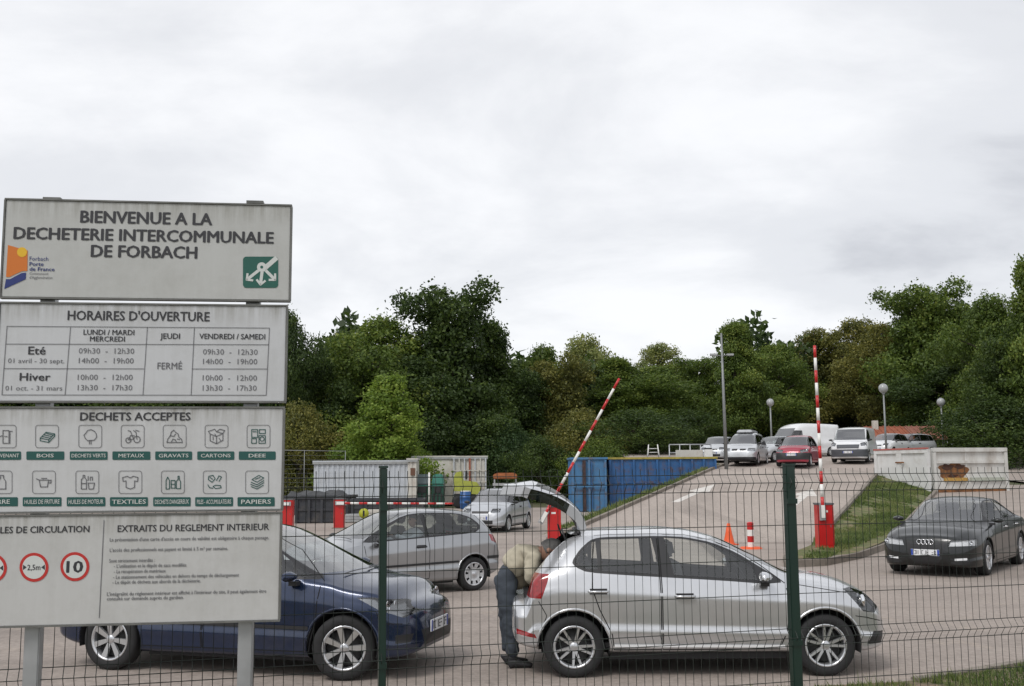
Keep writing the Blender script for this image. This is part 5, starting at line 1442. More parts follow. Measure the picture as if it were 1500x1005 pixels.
# panel 3
p3 = panels[2][0]; mb = MB(); mb.parent = p3; put_text(mb, 'DECHETS ACCEPTES', 118, 279, 604, 615.8, INK, .028)
ICON = {
 'planks': [[(-.8, .2), (-.1, -.5), (.9, -.3), (.2, .4), (-.8, .2)], [(-.8, .2), (-.8, .5), (.2, .7), (.2, .4)], [(.2, .7), (.9, 0), (.9, -.3)], [(-.4, -.2), (.5, 0)], [(-.6, 0), (.35, .2)], [(-.2, -.4), (.7, -.15)]],
 'tree': [[(.1, .9), (.1, .45), (-.3, .5), (-.6, .2), (-.75, -.15), (-.5, -.4), (-.3, -.7), (.1, -.8), (.5, -.6), (.7, -.3), (.75, .1), (.45, .45), (.1, .45)], [(-.1, .9), (-.1, .5)]],
 'bike': [[(-.55, -.7), (-.25, -.6), (.1, .3), (-.5, .4), (-.25, -.1), (.2, -.1)], circp(.5, .35, .38, 12) + [(.88, .35)], circp(-.5, .45, .3, 12) + [(-.2, .45)], [(.1, -.7), (.4, -.5), (.5, .35)], [(.35, -.75), (.75, -.6)]],
 'mound': [[(-.9, .7), (.9, .7), (.8, .3), (.5, .1), (.4, -.3), (.1, -.5), (-.1, -.75), (-.4, -.5), (-.5, -.1), (-.8, .3), (-.9, .7)], [(-.4, .7), (-.2, .3), (.1, .4), (.2, .7)], [(-.5, -.1), (-.1, 0), (.1, -.3)], [(.3, .3), (.6, .35)]],
 'box': [[(-.75, -.3), (0, 0), (0, .85), (-.75, .5), (-.75, -.3)], [(0, 0), (.75, -.35), (.75, .45), (0, .85)], [(-.75, -.3), (-.95, -.6), (-.2, -.85), (0, -.55), (.75, -.35)], [(0, 0), (-.2, -.3)], [(0, -.55), (.4, -.85), (.95, -.7), (.75, -.35)], [(-.4, .0), (-.4, .4)], [(.3, .2), (.5, .5)]],
 'appl': [[(-.8, -.8), (-.1, -.8), (-.1, .1), (-.8, .1), (-.8, -.8)], [(.1, -.8), (.8, -.8), (.8, -.35), (.1, -.35), (.1, -.8)], [(-.8, .25), (-.25, .25), (-.25, .8), (-.8, .8), (-.8, .25)], [(.05, -.1), (.8, -.1), (.8, .8), (.05, .8), (.05, -.1)], circp(.42, .3, .25, 10) + [(.67, .3)], [(-.65, -.55), (-.25, -.55)]],
 'pot': [[(-.55, -.25), (.55, -.25), (.4, .55), (-.4, .55), (-.55, -.25)], [(-.55, -.25), (-.9, -.4)], [(.55, -.2), (.85, -.25), (.8, .1), (.5, .05)], [(-.3, -.45), (.35, -.45)]],
 'bottles': [[(-.7, .8), (-.7, -.3), (-.5, -.5), (-.5, -.8), (-.3, -.8), (-.3, -.5), (-.1, -.3), (-.1, .8), (-.7, .8)], [(.1, .1), (.85, .1), (.7, .8), (.2, .8), (.1, .1)], [(.1, -.2), (.1, -.7)], [(.35, -.2), (.35, -.6), (.6, -.6), (.6, -.2)], [(-.7, .15), (-.1, .15)]],
 'shirt': [[(-.35, -.7), (-.9, -.55), (-.85, -.1), (-.5, -.15), (-.5, .6), (.0, .8), (.5, .6), (.5, -.15), (.85, -.1), (.9, -.55), (.35, -.7), (0, -.5), (-.35, -.7)]],
 'danger': [[(-.8, .8), (-.8, -.2), (-.6, -.6), (-.4, -.2), (-.4, .8), (-.8, .8)], [(-.2, .7), (-.2, -.2), (.25, -.2), (.25, .7), (-.2, .7)], [(.4, .75), (.4, -.1), (.6, -.3), (.6, -.7), (.75, -.7), (.75, -.3), (.9, -.1), (.9, .75), (.4, .75)], [(-.2, .25), (.25, .25)]],
 'battery': [[(-.7, -.7), (-.2, -.8), (.05, -.4), (-.3, .0), (-.75, -.3), (-.7, -.7)], [(.2, -.2), (.5, -.75), (.8, -.6), (.5, -.1)], [(-.2, .5), (.1, .35), (.7, .4), (.75, .65), (.1, .75), (-.2, .5)], [(-.8, .3), (-.6, .65), (-.2, .7)], [(-.55, -.55), (-.25, -.35)]],
 'papers': [[(-.6, -.3), (.2, -.8), (.8, -.5), (.0, .0), (-.6, -.3)], [(-.7, .0), (.0, .3), (.8, -.2)], [(-.75, .25), (.0, .55), (.8, .05)], [(-.7, .5), (.0, .8), (.75, .35)], [(-.2, -.35), (.35, -.55)]],
 'bags': [[(-.2, -.7), (-.2, .8), (.5, .8), (.5, -.7), (-.2, -.7)], [(-.8, .8), (-.8, .1), (-.3, -.1)], [(.6, .8), (.6, -.6), (.9, -.6)], [(0, 0), (.3, 0)]],
 'jar': [[(-.3, .8), (-.3, -.1), (.0, -.5), (.0, -.8), (.35, -.8), (.35, -.5), (.6, -.1), (.6, .8), (-.3, .8)]]}
rows = [(639.3, [('bags', 7, 'TOUT VENANT', -24, 31), ('planks', 69, 'BOIS', 38.8, 94.3), ('tree', 132.3, 'DECHETS VERTS', 102.4, 157.7), ('bike', 194.4, 'METAUX', 164.8, 220.3), ('mound', 255.9, 'GRAVATS', 227.5, 281.5), ('box', 317.2, 'CARTONS', 289, 343.3), ('appl', 378.7, 'DEEE', 349.9, 403.9)], 661.3, 673.6),
        (706.3, [('jar', 1, 'VERRE', -28, 26.3), ('pot', 64.5, 'HUILES DE FRITURE', 33.5, 90.2), ('bottles', 128, 'HUILES DE MOTEUR', 98, 154.4), ('shirt', 191, 'TEXTILES', 161.2, 216.8), ('danger', 253.3, 'DECHETS DANGEREUX', 224.5, 279.4), ('battery', 314.6, 'PILES - ACCUMULATEURS', 286, 341.5), ('papers', 376.6, 'PAPIERS', 348, 402.4)], 728.3, 741.6)]
for yc, cells, c0, c1 in rows:
    for ic, cx, cap, x0, x1 in cells:
        mb = MB(); stroke(mb, rrect(cx - 16.8, yc - 16.5, cx + 16.8, yc + 16.5, 4), .8, INKF, True)
        for pl in ICON[ic]: stroke(mb, [(cx + x * 12.5, yc + y * 12.5) for x, y in pl], 1.15, SGRD if ic in ('danger', 'battery', 'papers', 'appl', 'planks') else INKG)
        mb.build('pictogram', None, p3, recalc=False)
        mb = MB(); mb.join = True; poly(mb, rrect(x0, c0, x1, c1, 1.5), SGRD)
        wtx = min((x1 - x0) * .9, len(cap) * 6.2); m_ = (x0 + x1) / 2
        put_text(mb, cap, m_ - wtx / 2, m_ + wtx / 2, c0 + 3.4, c1 - 3.6, PALE, .01, off=.003)
        mb.build('caption_plate', None, p3, recalc=False)
# panel 4
p4 = panels[3][0]; mb = MB(); mb.parent = p4
put_text(mb, 'REGLES DE CIRCULATION', -24, 131, 770.8, 780.4, INK, .02)
put_text(mb, 'EXTRAITS DU REGLEMENT INTERIEUR', 172.6, 394, 768, 777.6, INK, .018)
for s_, y, x0, x1 in (("La présentation d'une carte d'accès en cours de validité est obligatoire à chaque passage.", 789, 161, 394), ("L'accès des professionnels est payant et limité à 5 m³ par semaine.", 804.5, 161, 334), ('Sont strictement interdits :', 821, 160, 227),
                      ("- L'utilisation et le dépôt de sacs modifiés", 828.4, 167, 273), ('- La récupération de matériaux', 836.6, 167, 243), ('- Le stationnement des véhicules en dehors du temps de déchargement', 843.8, 166, 350), ('- Le dépôt de déchets aux abords de la déchèterie.', 851.8, 165, 294),
                      ("L'intégralité du règlement intérieur est affiché à l'intérieur du site, il peut également être", 868, 157, 390), ('consulté sur demande auprès du gardien.', 876, 157, 269)):
    put_text(mb, s_, x0, x1, y - 2.8, y + 2.4, INKG, .006)
mb = MB(); stroke(mb, [(152.5, 762), (145.5, 905)], 1.0, INKG); mb.build('divider_line', None, p4, recalc=False)
for cx, cy, s_, hw_ in ((-11, 832, '3,5t', 11), (50, 831, '2,5m', 12), (109.8, 830, '10', 12)):
    mb = MB(); mb.join = True; poly(mb, circp(cx, cy, 21.3, 32), SRED, .002); poly(mb, circp(cx, cy, 17, 32), PALE, .0026)
    if s_ == '10': put_text(mb, s_, cx - 11.5, cx + 11.5, cy - 8.5, cy + 8.5, INK, .03, off=.0032)
    else:
        put_text(mb, s_, cx - 9.5, cx + 9.5, cy - 4, cy + 4, INK, .02, off=.0032)
        for sg in (-1, 1): poly(mb, [(cx + sg * 16, cy - 4), (cx + sg * 10.5, cy), (cx + sg * 16, cy + 4)], INK, .0032)
    mb.build('traffic_roundel', None, p4, recalc=False)

# ------------------------------------------------------------------ barriers
GCAP = M_plain('cabinet_cap', (.12, .12, .125), .5)
def barrier(px, pyb, Y, rz, ang, label, length=4.2, side=-1, po=.10):
    p = at(px, pyb, Y); z = elev(p.x, Y) + (.14 if (Y < 30 and p.x > 6) else 0)
    o = empty('road_barrier', (p.x, Y, z), rz, label, 'barrier', 'red and white road barriers')
    mb = MB(); mb.box((0, 0, .53), (.37, .33, 1.06), REDP); c = mb.build('cabinet', None, o, bevel=.012)
    mb = MB(); mb.box((0, 0, 1.075), (.40, .36, .045), GCAP); mb.build('cabinet_lid', None, c, bevel=.006)
    mb = MB(); mb.box((0, -.168, .50), (.28, .006, .80), REDP); mb.box((.1, -.173, .55), (.02, .01, .06), GCAP); mb.build('service_door', None, c)
    mb = MB(); mb.box((-.02, -.1725, .90), (.12, .006, .05), WHT); mb.build('sticker', None, c)
    piv = Vector((side * po, -.23, .92 if po < .2 else .82)); d = Vector((cos(ang), 0, sin(ang)))
    n = 13; mb = MB()
    for k in range(n):
        a, b = piv + d * (length * k / n + .02), piv + d * (length * (k + 1) / n + .02)
        mb.tube([a, b], .042 - .008 * (k / n), 10, REDP if k % 2 == 0 else WHT)
    b_ = mb.build('boom', None, o)
    mb = MB(); M = Matrix.Translation(piv) @ Matrix.Rotation(-ang, 4, 'Y'); mb.box((-.02, .03, 0), (.42, .06, .14), GALV, M); mb.box((-.02, -.045, 0), (.30, .015, .1), WHT, M); mb.build('boom_clamp', None, o)
    mb = MB(); mb.box((0, 0, -.02), (.5, .46, .10), CONC); mb.build('footing', None, o, bevel=.01)
    return o
barrier(1209, 806, 25.8, .05, radians(90.5), 'red cabinet barrier with its boom upright, on the grass island right of the ramp', 3.95, -1)
barrier(812, 795, 29.5, .0, radians(60.5), 'red cabinet barrier with its boom slanting up, just behind the open tailgate', 4.3, -1, .28)
barrier(497, 770, 39.5, .0, radians(-.6), 'red cabinet barrier with a level boom reaching right, behind the three-door car', 4.1, 1)
barrier(422, 771, 39.2, .0, radians(180), 'red cabinet barrier directly beside the signboard, boom hidden behind the board', 4.0, -1)

# ------------------------------------------------------------------ cones
CORG = M_plain('cone_orange', (.72, .10, .02), .5)
def cone(px, py, label, h, kind):
    c = hit(px, py); o = empty('traffic_cone', tuple(c), .2, label, 'cone')
    if kind == 0:
        mb = MB(); mb.lathe([(.16, .03), (.15, .05), (.09, h * .55), (.04, h), (.0, h)], 16, CORG); mb.build('cone_body', None, o)
        mb = MB(); mb.box((0, 0, .015), (.42, .42, .03), CORG); mb.build('base', None, o, bevel=.01)
    else:
        mb = MB()
        zs = [0.03, .17, .33, .49, .66]
        for k in range(4): mb.lathe([(.085, zs[k]), (.085, zs[k + 1])], 14, REDP if k % 2 else WHT)
        mb.lathe([(.10, .66), (.06, .69), (.0, .69)], 14, REDP); mb.build('cone_body', None, o)
        mb = MB(); mb.lathe([(0, .05), (.26, .05), (.30, .0)], 16, CORG); mb.build('base', None, o)
cone(1068, 798, 'plain orange traffic cone at the foot of the ramp', .58, 0)
cone(1100, 804, 'red and white ringed marker bollard right of the orange cone', .7, 1)

# ------------------------------------------------------------------ lamps
GLOBE = M_plain('lamp_globe', (.33, .34, .34), .25, coat=.4)
POLE = M_plain('lamp_pole', (.24, .25, .25), .5, .4, noise=.1)
def globe_lamp(px, pyt, pyb, Y, r, label, off=0):
    t = at(px, pyt, Y); z0 = elev(t.x, Y); o = empty('globe_lamp', (t.x, Y, z0), 0, label, 'street lamp', 'globe lamps on the upper platform')
    h = t.z - z0
    mb = MB(); mb.tube([(0, 0, -.2), (0, 0, h - r * 1.6)], [.075, .05], 8, POLE); mb.build('pole', None, o)
    mb = MB(); mb.lathe([(.02, -r * 1.05)] + [(r * sin(a), -r * cos(a)) for a in rng_(.25, pi, 9)], 16, GLOBE, Matrix.Translation((0, 0, h - r))); g = mb.build('globe', None, o)
    mb = MB(); mb.lathe([(r * .35, r * .92), (r * .4, r * 1.02), (0, r * 1.08)], 12, POLE, Matrix.Translation((0, 0, h - r))); mb.lathe([(.06, -r * 1.3), (r * .4, -r * .95), (r * .3, -r * .85)], 12, POLE, Matrix.Translation((0, 0, h - r))); mb.build('globe_collar', None, g)
globe_lamp(1128, 584, 635, 72, .26, 'small globe lamp above the pale car, left of the upright boom')
globe_lamp(1293.5, 562, 660, 64, .29, 'larger globe lamp nearest the white van, middle of the three globe lamps')
globe_lamp(1378, 583, 650, 71, .28, 'small globe lamp at the right end of the red roof')
c = at(1064, 683, 54); zc_ = zr(54); o = empty('street_lamp', (c.x, 54, zc_), 0, 'tall grey street lamp with two small heads, left of the silver people carrier', 'street lamp')
tp = at(1057.5, 522, 54)
mb = MB(); mb.tube([(0, 0, -.2), (tp.x - c.x, 0, tp.z - zc_ + 1.2)], [.10, .045], 10, POLE); mb.build('pole', None, o)
for sg in (-1, 1):
    mb = MB(); b0 = Vector((tp.x - c.x, 0, tp.z - zc_)); mb.tube([b0, b0 + Vector((sg * .3, 0, .08))], .03, 6, POLE); mb.box(b0 + Vector((sg * .42, 0, .08)), (.36, .22, .11), GLOBE); mb.build('lamp_head', None, o, bevel=.02)

# ------------------------------------------------------------------ containers
BLUP = M_plain('container_blue', (.025, .105, .27), .55, noise=.18, nscale=3, dirt=(.12, .06, .03), dirt_amt=.8, dscale=2.6)
BLUL = M_plain('container_blue_faded', (.055, .17, .33), .6, noise=.15, nscale=3, dirt=(.16, .10, .06), dirt_amt=.75, dscale=2.5)
YRIM = M_plain('yellow_rim', (.33, .27, .06), .7, noise=.3, nscale=5)
def skip(px, py, Y, L, D, Hh, rz, mat, label, rim=None, nrib=8, name='waste_skip', cat='skip', z=None, endmat=None, left=True):
    p = at(px, py, Y); z0 = elev(p.x, Y) if z is None else z
    o = empty(name, (p.x, Y, z0), rz, label, cat)
    mb = MB(); t = .06; em = endmat or mat
    mb.box((L / 2, t / 2, Hh / 2), (L - .01, t, Hh), mat); mb.build('front_side', None, o)
    mb = MB(); mb.box((L / 2, D - t / 2, Hh / 2), (L - .01, t, Hh), mat); mb.build('back_side', None, o)
    for k, xx in enumerate((t / 2, L - t / 2)):
        mb = MB(); mb.box((xx, D / 2, Hh / 2), (t, D - .01, Hh - .01), em); e_ = mb.build('end_panel', None, o)
        for j in range(3):
            mb = MB(); mb.box((xx + (-.05 if k == 0 else .05), D * (.25 + .25 * j), Hh / 2), (.05, .12, Hh * .96), em); mb.build('rib', None, e_)
    mb = MB(); mb.box((L / 2, D / 2, .12), (L - .1, D - .1, .05), mat); mb.build('floor', None, o)
    mb = MB(); r_ = rim or mat
    mb.box((L / 2, -.03, Hh + .03), (L + .12, .12, .10), r_); mb.box((L / 2, D + .03, Hh + .03), (L + .12, .12, .10), r_)
    mb.box((-.01, D / 2, Hh + .031), (.12, D - .07, .095), r_); mb.box((L + .01, D / 2, Hh + .031), (.12, D - .07, .095), r_); mb.build('top_rim', None, o)
    for k in range(nrib + 1):
        mb = MB(); mb.box((.06 + (L - .12) * k / nrib, -.05, Hh / 2 - .02), (.10, .10, Hh - .06), mat); mb.build('rib', None, o)
    for zz in (.10, Hh * .55):
        mb = MB(); mb.box((L / 2, -.025, zz), (L, .045, .10), mat); mb.build('side_rail', None, o)
    return o
skip(893, 748, 53.9, 5.5, 2.3, 2.62, radians(3), BLUP, 'long dark blue steel skip with yellowed rim, sunk beside the ramp', rim=YRIM, nrib=9, z=0)
bl = skip(838, 748, 53.2, 1.75, 2.3, 2.62, radians(1), BLUL, 'faded lighter blue skip end left of the long dark blue skip', nrib=2, z=0)
mb = MB(); mb.box((.62, -.09, 1.3), (.16, .06, 2.5), M_plain('rust_dark', (.05, .03, .03), .8, noise=.4)); mb.box((1.0, -.10, 1.3), (.05, .05, 2.4), BLUP); mb.box((.87, -.13, 1.25), (1.6, .05, .06), BLUL); mb.build('door_bar', None, bl)
# white skip on the right
WSK = M_plain('skip_white', (.58, .575, .55), .65, noise=.12, nscale=2, dirt=(.20, .13, .07), dirt_amt=.45, dscale=1.1, stretch=(1, 1, .35))
RUST = M_plain('rust_patch', (.20, .085, .03), .85, noise=.5, nscale=4, dirt=(.04, .025, .02), dirt_amt=.9, dscale=3)
c0 = at(1368, 720, 46.5); z0 = zl(46.5) - .05
topz = at(1368, 656, 46.5).z; Hh = topz - z0
o = empty('waste_skip', (c0.x, 46.5, z0), radians(14), 'white steel skip with brown rust patch on its long side, behind the black saloon', 'skip')
Lr = 3.75
mb = MB(); mb.box((Lr / 2, .04, Hh / 2), (Lr, .08, Hh), WSK); mb.build('front_side', None, o)
mb = MB(); mb.box((Lr / 2, -.03, Hh - .09), (Lr + .05, .16, .18), WSK); mb.build('top_rim', None, o, bevel=.01)
mb = MB(); mb.box((Lr / 2, -.03, Hh - .62), (Lr - .3, .10, .12), WSK); mb.build('side_rail', None, o)
mb = MB(); mb.box((Lr / 2, -.03, .12), (Lr, .12, .16), RUST); mb.build('bottom_rail', None, o)
for k in (0.06, Lr - .06):
    mb = MB(); mb.box((k, -.05, Hh / 2 - .1), (.14, .12, Hh - .2), WSK); mb.build('rib', None, o)
mb = MB()
rp = random.Random(4); pts_ = []
for k in range(22):
    a = 2 * pi * k / 22; r_ = 1 + .28 * sin(a * 5 + 1) * rp.uniform(.3, 1)
    pts_.append((1.02 + .74 * cos(a) * r_, Hh - .96 + .30 * sin(a) * r_ - (.12 if sin(a) < 0 else 0)))
mb.add([(x, -.008, z) for x, z in pts_], [tuple(range(22))], RUST); mb.build('rust_patch', None, o)
for cx_, cz_, sx_, sz_ in ((.75, Hh - .84, .30, .13), (1.35, Hh - .82, .26, .10), (1.0, Hh - 1.22, .24, .08)):
    mb = MB(); mb.add([(cx_ + sx_ * cos(a) * (1 + .2 * sin(4 * a)), -.012, cz_ + sz_ * sin(a) * (1 + .25 * sin(3 * a + 1))) for a in rng_(0, 2 * pi * 17 / 18, 17)], [tuple(range(18))], M_plain('rust_deep', (.06, .025, .015), .9, noise=.4, nscale=8)); mb.build('rust_hole', None, o)
mb = MB(); mb.box((1.1, -.05, .62), (1.15, .10, .14), M_plain('ochre_bumper', (.42, .25, .06), .7, noise=.3)); mb.box((2.7, -.05, .62), (1.7, .10, .14), M_plain('pale_green_bumper', (.36, .38, .32), .7, noise=.2)); mb.build('bumper_rail', None, o)
mb = MB(); mb.box((Lr / 2, 1.2, Hh - .5), (Lr, .06, .9), WSK); mb.box((Lr / 2, 1.2, .3), (Lr - .1, 2.2, .06), WSK); mb.build('back_side', None, o)
mb = MB(); mb.box((Lr - .03, .7, Hh / 2), (.06, 1.2, Hh - .02), WSK); mb.build('end_panel', None, o)
WSK2 = M_plain('skip_white_clean', (.64, .64, .63), .6, noise=.08, nscale=2, dirt=(.3, .25, .18), dirt_amt=.35, dscale=1.5)
c1 = at(1283, 700, 49.8)
dv = Vector((c0.x - c1.x - .25, 46.3 - 49.8)); Ll = dv.length
o = empty('waste_skip', (c1.x, 49.8, z0), atan2(dv.y, dv.x), 'clean white skip with two recessed panels and red top edge, above the grass bank', 'skip')
mb = MB(); mb.box((Ll / 2, .06, Hh / 2), (Ll, .08, Hh), WSK2); mb.build('front_side', None, o)
mb = MB(); mb.box((Ll / 2, .0, Hh - .14), (Ll, .10, .16), WSK2); mb.box((Ll / 2, .0, Hh - .02), (Ll, .14, .07), M_plain('red_edge', (.42, .12, .10), .7, noise=.2)); mb.build('top_rim', None, o)
for k in (.08, Ll * .48, Ll - .08):
    mb = MB(); mb.box((k, .0, Hh / 2 - .1), (.18 if k != Ll * .48 else .34, .10, Hh - .22), WSK2); mb.build('rib', None, o)
mb = MB(); mb.box((Ll * .50, -.07, Hh - .62), (.55, .05, .06), RUST); mb.build('hinge_bar', None, o)
mb = MB(); mb.box((Ll / 2, 2.0, Hh / 2), (Ll, .08, Hh - .05), WSK2); mb.build('back_side', None, o)

# ------------------------------------------------------------------ site cabin, containers and clutter on the left
WCOR = M_plain('cabin_white', (.50, .53, .57), .6, noise=.08, nscale=3, dirt=(.25, .23, .2), dirt_amt=.35, dscale=1.5)
CREAM = M_plain('cabin_cream', (.56, .54, .49), .65, noise=.08, nscale=3, dirt=(.25, .12, .06), dirt_amt=.35, dscale=1.8)
def corr(L, Hh, y, step=.28, d=.05):
    vs = []; fs = []; n = int(L / step)
    for i in range(n):
        x = L * i / n; s = L / n
        for xx, yy in ((x, y), (x + s * .42, y), (x + s * .5, y - d), (x + s * .92, y - d)): vs += [(xx, yy, .1), (xx, yy, Hh)]
    vs += [(L, y, .1), (L, y, Hh)]
    for k in range(len(vs) // 2 - 1): fs.append((2 * k, 2 * k + 2, 2 * k + 3, 2 * k + 1))
    return vs, fs
def box_cabin(name, px, pyb, Y, L, D, Hh, rz, mat, label, cat, step=.28):
    p = at(px, pyb, Y); o = empty(name, (p.x, Y, 0), rz, label, cat)
    mb = MB(); v, f = corr(L, Hh, 0, step); mb.add(v, f, mat); mb.build('front_wall', None, o, recalc=False)
    mb = MB(); mb.box((.03, D / 2, Hh / 2), (.06, D - .1, Hh), mat); mb.build('end_wall', None, o)
    mb = MB(); mb.box((L - .03, D / 2, Hh / 2), (.06, D - .1, Hh), mat); mb.build('end_wall', None, o)
    mb = MB(); mb.box((L / 2, D, Hh / 2), (L, .06, Hh), mat); mb.build('rear_wall', None, o)
    mb = MB(); mb.box((L / 2, D / 2, Hh + .05), (L + .14, D + .24, .10), mat); mb.box((L / 2, -.09, Hh - .04), (L + .12, .07, .14), M_plain('fascia_grey', (.30, .31, .31), .6, noise=.15)); mb.build('roof', None, o)
    mb = MB(); mb.box((L / 2, -.075, .12), (L, .05, .2), mat); mb.build('base_rail', None, o)
    return o
box_cabin('site_cabin', 459, 740, 62, 5.6, 2.4, 2.62, radians(1), WCOR, 'long pale grey corrugated site cabin behind the red barrier cabinets', 'cabin')
o = box_cabin('storage_shed', 597, 738, 61.4, .52, 1.6, 2.72, 0, CREAM, 'narrow cream shed with a brown opening at the right end of the site cabin', 'shed', .26)
mb = MB(); mb.box((.30, -.07, 2.05), (.26, .05, .42), M_plain('brown_opening', (.14, .07, .045), .8)); mb.build('hatch', None, o)
co = box_cabin('storage_container', 604, 735, 66, 2.6, 2.3, 2.92, 0, CREAM, 'plain cream storage container behind the green recycling banks', 'container', 2.5)
co = box_cabin('storage_container', 663, 735, 65.7, 2.1, 2.3, 2.90, radians(4), CREAM, 'cream container with open framed front and rusty upright, right of the plain one', 'container', 2.0)
for k in range(7):
    mb = MB(); mb.box((.08 + k * .325, -.10, 1.5), (.07, .07, 2.7), CREAM if k % 2 else WCOR); mb.build('frame_bar', None, co)
mb = MB(); mb.box((1.05, -.13, 1.7), (.12, .06, 2.3), M_plain('rust_upright', (.30, .10, .06), .8, noise=.3)); mb.build('rusty_upright', None, co)
for zz in (2.1, 1.4):
    mb = MB(); mb.box((1.05, -.15, zz), (2.05, .04, .06), CREAM); mb.build('cross_bar', None, co)
DG = M_plain('bank_green', (.012, .07, .045), .5, noise=.1); DGR = M_plain('bank_grey_lid', (.12, .16, .17), .5); TEAL = M_plain('bank_teal', (.02, .16, .12), .45)
def rec_bank(px, Y, w_, h, lid, label):
    p = at(px, 733, Y); o = empty('recycling_bank', (p.x, Y, 0), 0, label, 'recycling bank')
    mb = MB(); mb.box((0, .5, h * .33), (w_, 1.0, h * .66), DG, taper=.96); mb.build('tub', None, o, bevel=.03)
    mb = MB(); mb.box((0, .5, h * .80), (w_ * 1.02, 1.04, h * .30), lid, taper=.72); mb.build('lid', None, o, bevel=.06)
    mb = MB(); mb.box((0, -.02, h * .5), (w_ * .5, .05, h * .16), BLK); mb.build('slot', None, o)
    mb = MB(); mb.box((0, -.03, h * .62), (w_ * .95, .06, .05), TEAL); mb.build('rim_bar', None, o)
    for k in range(3):
        mb = MB(); mb.box((-w_ * .3 + k * w_ * .3, -.01, h * .22), (.08, .05, h * .36), BLK); mb.build('rib', None, o)
rec_bank(618, 62, .90, 2.0, DGR, 'dark green recycling bank with grey sloping lid, next to the narrow shed')
rec_bank(641, 61.6, .72, 2.0, TEAL, 'dark green recycling bank with teal sloping lid in front of the cream container')
p = at(629, 733, 61.5); mb = MB(); mb.tube([(0, 0, 0), (0, 0, 2.0)], .05, 8, WHT); tag(mb.build('bollard', None, None, loc=(p.x, 61.3, 0)), 'thin pale upright post between the two green recycling banks', 'post')
YG = M_plain('yellow_green_plastic', (.34, .37, .06), .6, noise=.2)
p = at(682, 735, 60); o = empty('mini_loader', (p.x, 60, 0), .1, 'yellow-green small loader parked before the framed container', 'loader')
mb = MB(); mb.prism([(-.65, .95), (-.65, 1.75), (-.5, 2.0), (-.2, 2.05), (-.15, 1.55), (.6, 1.45), (.82, 1.15), (.75, .75), (.1, .8), (-.2, .95)], -.5, .5, YG); mb.build('bodywork', None, o, bevel=.02)
mb = MB(); mb.box((-.05, 0, .62), (1.2, .8, .35), BLK); mb.build('chassis', None, o)
mb = MB(); mb.box((.05, 0, 1.85), (.10, .5, .5), BLK); mb.build('seat', None, o, bevel=.03)
for xx in (-.4, .45):
    for sg in (-1, 1):
        mb = MB(); mb.lathe([(0, -.1), (.2, -.11), (.34, -.1), (.36, 0), (.34, .1), (.2, .11), (0, .1)], 16, RUB, Matrix.Translation((xx, sg * .48, .36)) @ Matrix.Rotation(pi / 2, 4, 'X')); mb.build('wheel', None, o)
p = at(682, 738, 58.5); o = empty('plastic_barrel', (p.x, 58.5, 0), 0, 'blue plastic barrel standing before the yellow-green loader', 'barrel')
BB = M_plain('barrel_blue', (.02, .09, .27), .4)
mb = MB(); mb.lathe([(0, .0), (.27, .0), (.30, .06), (.31, .3), (.33, .32), (.31, .34), (.31, .62), (.33, .64), (.31, .66), (.29, .92), (.26, .96)], 16, BB); mb.build('drum', None, o)
mb = MB(); mb.lathe([(.27, .96), (.27, .99), (0, .995)], 16, WHT); mb.build('drum_lid', None, o)
# dark skips and odds and ends
DSK = M_plain('skip_dark', (.035, .038, .045), .6, noise=.25, nscale=3, dirt=(.12, .10, .08), dirt_amt=.5, dscale=2)
skip(432, 766, 43.5, 1.65, 1.5, 1.0, radians(2), DSK, 'open black skip between the two red barrier cabinets', nrib=3, z=0)
skip(415, 752, 52, 3.2, 2.0, .85, radians(-2), DSK, 'long black skip behind the barrier cabinets, in front of the site cabin', nrib=5, z=0)
skip(514, 752, 50, 3.4, 1.8, .72, radians(3), DSK, 'low black skip behind the level boom', nrib=5, z=0)
TARP = M_plain('tarpaulin', (.05, .052, .055), .5, noise=.2)
mb = MB(); rp = random.Random(9); vs = []; fs = []
for j in range(6):
    for i in range(12): vs.append((i * .28, j * .36, .12 + .10 * sin(i * 1.3 + j) + .1 * rp.random() - (.35 if i in (0, 11) or j in (0, 5) else 0)))
for j in range(5):
    for i in range(11): k = j * 12 + i; fs.append((k, k + 1, k + 13, k + 12))
mb.add(vs, fs, TARP, True); p = at(415, 752, 52); tag(mb.build('tarpaulin', None, None, loc=(p.x, 52.05, .92)), 'crumpled dark tarpaulin over the long black skip', 'tarpaulin')
GRYC = M_plain('crate_grey', (.35, .36, .36), .7, noise=.2)
def crate(px, py, Y, d, mat, label, name='crate', cat='crate'):
    p = at(px, py, Y); o = empty(name, (p.x, Y, 0), .1, label, cat)
    mb = MB(); x, y, z = d
    mb.box((0, 0, z / 2), (x, y, z - .04), mat); mb.build('crate_body', None, o)
    for k in range(3):
        mb = MB(); mb.box((0, -y / 2 - .012, z * (.2 + .3 * k)), (x + .02, .02, z * .16), mat); mb.build('slat', None, o)
crate(519, 758, 44, (.7, .6, .36), GRYC, 'pale grey crate on the ground right of the middle barrier cabinet')
crate(548, 752, 45, (.5, .5, .5), CREAM, 'cream crate under the level boom, left of the fence post')
crate(606, 745, 50, (.95, .6, .32), GRYC, 'low grey crate below the right part of the level boom')
mb = MB(); M = Matrix.Rotation(pi / 2, 4, 'X'); p = at(533, 752, 42.5)
mb.lathe([(0, .01), (.20, .01), (.20, -.01), (0, -.01)], 20, M_plain('disc_yellow_green', (.38, .40, .03), .5), Matrix.Translation((0, 0, .42)) @ M); mb.box((0, .0, .1), (.04, .02, .3), GALV); mb.box((0, -.016, .42), (.06, .006, .22), BLK)
tag(mb.build('round_sign', None, None, loc=(p.x, 42.5, 0)), 'small round yellow-green disc on a short stake near the crates', 'marker')
